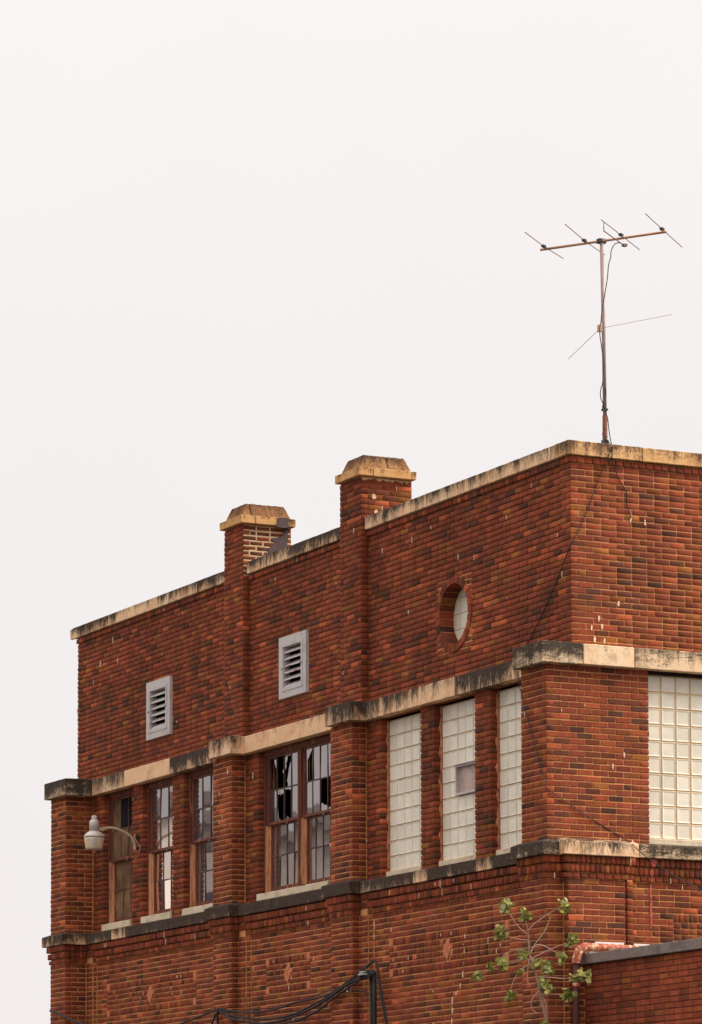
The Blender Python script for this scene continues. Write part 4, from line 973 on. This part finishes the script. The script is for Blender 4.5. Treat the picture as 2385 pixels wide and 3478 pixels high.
RC = [(.180, .902), (.473, .471), (.729, .074), (1.022, -.350)]
for (a, b), c in zip(RODS, RC):
    bm = bmesh.new(); tube(bm, [(a[0], a[1], 13.185), (c[0]+.03, c[1]+.03, 13.19), (b[0], b[1], 13.172)], .0050, 6); fin('rod', bm, MROD, AN, True)
    bm = bmesh.new(); bmesh.ops.create_cube(bm, size=1); bmesh.ops.scale(bm, verts=bm.verts, vec=(.066, .036, .026)); bmesh.ops.rotate(bm, verts=bm.verts, cent=(0, 0, 0), matrix=Matrix.Rotation(-.97+1.57, 3, 'Z')); bmesh.ops.translate(bm, verts=bm.verts, vec=(c[0]+.01, c[1]+.01, 13.19)); fin('rod_mount', bm, MRUBBER, AN)
bm = bmesh.new(); tube(bm, [(.275, -.325, 13.18), (.275, -.325, 13.08), ], .006, 6); tube(bm, [(.270, -.33, 13.082), (.760, .09, 13.085), (.80, .135, 13.088)], .0065, 6); fin('folded_rod', bm, MROD, AN, True)
boxes('lead_clamp', [(.785, .835, .10, .15, 13.072, 13.100)], MROD, AN)
boxes('dipole_clamp', [(.585, .628, .325, .375, 12.105, 12.185)], MARM, AN)
for e in ((1.007, -.580, 12.145), (1.024, 1.816, 12.140)):
    bm = bmesh.new(); tube(bm, [(.61, .35, 12.145), e], .0036 if e[1] > 0 else .0026, 5); fin('dipole_rod', bm, MBOOM, AN, True)
tube_obj('lead_wire', LEAD, .0058, MRUBBER, AN, 5, 4)
tube_obj('lead_wire', LEAD2, .0070, MRUBBER, AN, 5, 4)
tube_obj('lead_wire', LEAD3, .0055, MRUBBER, AN, 5, 4)
tube_obj('lead_wire', LEAD4, .0055, MRUBBER, AN, 5, 4)
def tagged(o, label, cat, group=None):
    o['label'] = label; o['category'] = cat
    if group: o['group'] = group
    return o
tagged(tube_obj('aerial_wire', WIRE_A, .0052, MRUBBER, None, 5, 2), 'thin black wire running slantwise down the corner over both brick faces', 'wire')
tagged(tube_obj('aerial_wire', WIRE_B, .0062, MRUBBER, None, 5, 3), 'short kinked black wire hanging from the right coping down the bricks', 'wire')

# ------------------------------------------------------------------ cables along the lower left wall
CG = 'black cables on the lower wall'
for pts, r, lab in ((CABLE_UP, .013, 'upper taut black cable rising to the peak beside the brick pier'), (CABLE_LOW, .013, 'middle sagging black cable under the round tiles panel'), (CABLE_LOW2, .016, 'lowest sagging black cable running to the black conduit top'), (CABLE_LOW3, .014, 'short black cable spliced alongside the lowest sagging one'), (CABLE_THIN, .006, 'thinnest black wire above the sagging cables'),
                    (TWIN_A, .012, 'left one of two cables dropping from the peak'), (TWIN_B, .012, 'right one of two cables dropping from the peak'), (CABLE_LEFT, .017, 'black cable slanting down from the far left edge of the wall'), (CABLE_MID, .013, 'black cable rising from the bottom edge to a wall hook'), (LOOP, .009, 'thin black loop of wire between the white clip and the conduit')):
    lab = lab.replace('round tiles panel', 'diamond tile panel')
    tagged(tube_obj('cable', [(x, y, z) for x, y, z in pts], r, MCABLE, None, 6, 5), lab, 'cable', CG)
HK = thing('cable_hook', 'black wall hook where the sagging cables fan out', 'hook', (-.27, 8.98, 4.5))
tube_obj('stay', CABLE_DOWN1, .020, MRUBBER, HK, 6); tube_obj('stay', CABLE_DOWN2, .014, MRUBBER, HK, 6); boxes('peg', [(-.29, -.20, 8.96, 8.99, 4.775, 4.80)], MRUBBER, HK)
CD = thing('conduit', 'black vertical conduit with weatherhead beside the twin hanging cables', 'conduit', (-.2, 4.56, 0))
tube_obj('pipe', [(-.2, 4.558, 4.964), (-.2, 4.545, 4.632), (-.2, 4.539, 3.0)], .027, MRUBBER, CD, 8, 0)
tube_obj('pipe', [(-.2, 4.655, 4.941), (-.2, 4.633, 4.637), (-.2, 4.619, 3.0)], .016, MRUBBER, CD, 8, 0)
tube_obj('weatherhead', [(-.2, 4.558, 4.95), (-.22, 4.60, 4.985), (-.26, 4.68, 4.975), (-.28, 4.76, 4.94)], [.036]*11 + [.042, .045, .045, .04, .03] if False else .038, MRUBBER, CD, 8)
boxes('insulator', [(-.33, -.27, 4.60, 4.74, 4.955, 4.972), (-.32, -.28, 4.62, 4.72, 4.985, 5.0)], MGALV, CD)
CB = boxes('cable_clip', [(-.265, -.215, 5.15, 5.20, 4.78, 4.83)], MLENS); tagged(CB, 'small white cable clip on the front of the brick pier', 'clip')
boxes('clip_strap', [(-.268, -.262, 5.10, 5.15, 4.785, 4.80)], MRUBBER, CB)

# ------------------------------------------------------------------ sapling in front of the corner
SA = thing('sapling', 'slender green sapling with round leaves in front of the building corner', 'tree', (-.70, -.97, 0))
tr = [(-.66, -.98, 0), (-.70, -.97, 1.3), (-.74, -.96, 2.7)] + TRUNK
sp = smooth_path(tr, 5); m = len(sp)
bm = bmesh.new(); tube(bm, sp, [max(.0055, .021*(1-(i/(m-1))**1.8)) if True else 0 for i in range(m)], 7); fin('trunk', bm, MBARK, SA, True)
for b in BRANCHES:
    q = smooth_path(b, 5); k = len(q); bm = bmesh.new(); tube(bm, q, [.0068*(1-.5*i/(k-1)) for i in range(k)], 5); fin('branch', bm, MTWIG, SA, True)
LM = []
for v in range(4):
    bm = bmesh.new(); n = 9; cv = [bm.verts.new((0, 0, .0))]
    rim = []
    for k in range(n):
        a = 6.28318*k/n; r = (1.0 if k else 1.18)*(1+rnd.gauss(0, .05)); rim.append(bm.verts.new((r*math.cos(a), r*.92*math.sin(a), .16*abs(math.sin(a))**1.3 + .10*math.cos(a*2+v))))
    for k in range(n): bm.faces.new((cv[0], rim[k], rim[(k+1) % n]))
    me = bpy.data.meshes.new('leaf'); bm.to_mesh(me); bm.free(); me.materials.append(MLEAF); LM.append(me)
tw = bmesh.new(); spots = []
for (c, r, n) in CLUSTERS:
    c = Vector(c)
    for k in range(int(n*3.1)):
        d = Vector((rnd.gauss(0, 1), rnd.gauss(0, 1), rnd.gauss(0, 1))).normalized()*r*rnd.uniform(.15, 1.12)
        p = c + d
        nrm = Vector((rnd.gauss(-.5, .6), rnd.gauss(-.8, .6), rnd.gauss(.45, .5))).normalized()
        e = nrm.to_track_quat('Z', 'Y').to_euler(); e.rotate_axis('Z', rnd.uniform(0, 6.28))
        spots.append((rnd.uniform(.019, .033), p, e))
        if k % 2 == 0: tube(tw, [c + d*.1, p], .0020, 3, False)
spots.sort(key=lambda q: -q[0])
for i, (s, p, e) in enumerate(spots[:300]): placed('leaf', LM[i % 4], p, e, (s, s, s), SA)
fb = bmesh.new()
for i, (s, p, e) in enumerate(spots[300:]):
    mtx = Matrix.LocRotScale(p, e, (s, s, s)); old = len(fb.verts); fb.from_mesh(LM[i % 4]); fb.verts.ensure_lookup_table()
    for v in fb.verts[old:]: v.co = mtx @ v.co
fin('foliage', fb, MLEAF, SA, kind='stuff')
fin('leaf_stalks', tw, MTWIG, SA, kind='stuff')

# ------------------------------------------------------------------ what the window panes mirror: a pale block across the yard, out of the frame to the left
NB = thing('pale_building', 'pale flat roofed building across the yard, mirrored in the lower window panes', 'building', (-24, 46, 0))
boxes('wall', [(-44, -12, 44, 56, 0, 11.6)], plain('pale_render', (.62, .56, .50), .9, .1, 0, .12, 1.5), NB)
boxes('roof_edge', [(-44.3, -11.7, 43.7, 56.3, 11.604, 11.95)], plain('pale_roof_edge', (.30, .27, .25), .8, .2), NB)
for i in range(9):
    boxes('window', [(-42.5+i*3.4, -41.0+i*3.4, 43.95, 44.05, 7.6, 9.6)], plain('far_window', (.05, .05, .06), .2, .5) if i == 0 else bpy.data.materials['far_window'], NB)
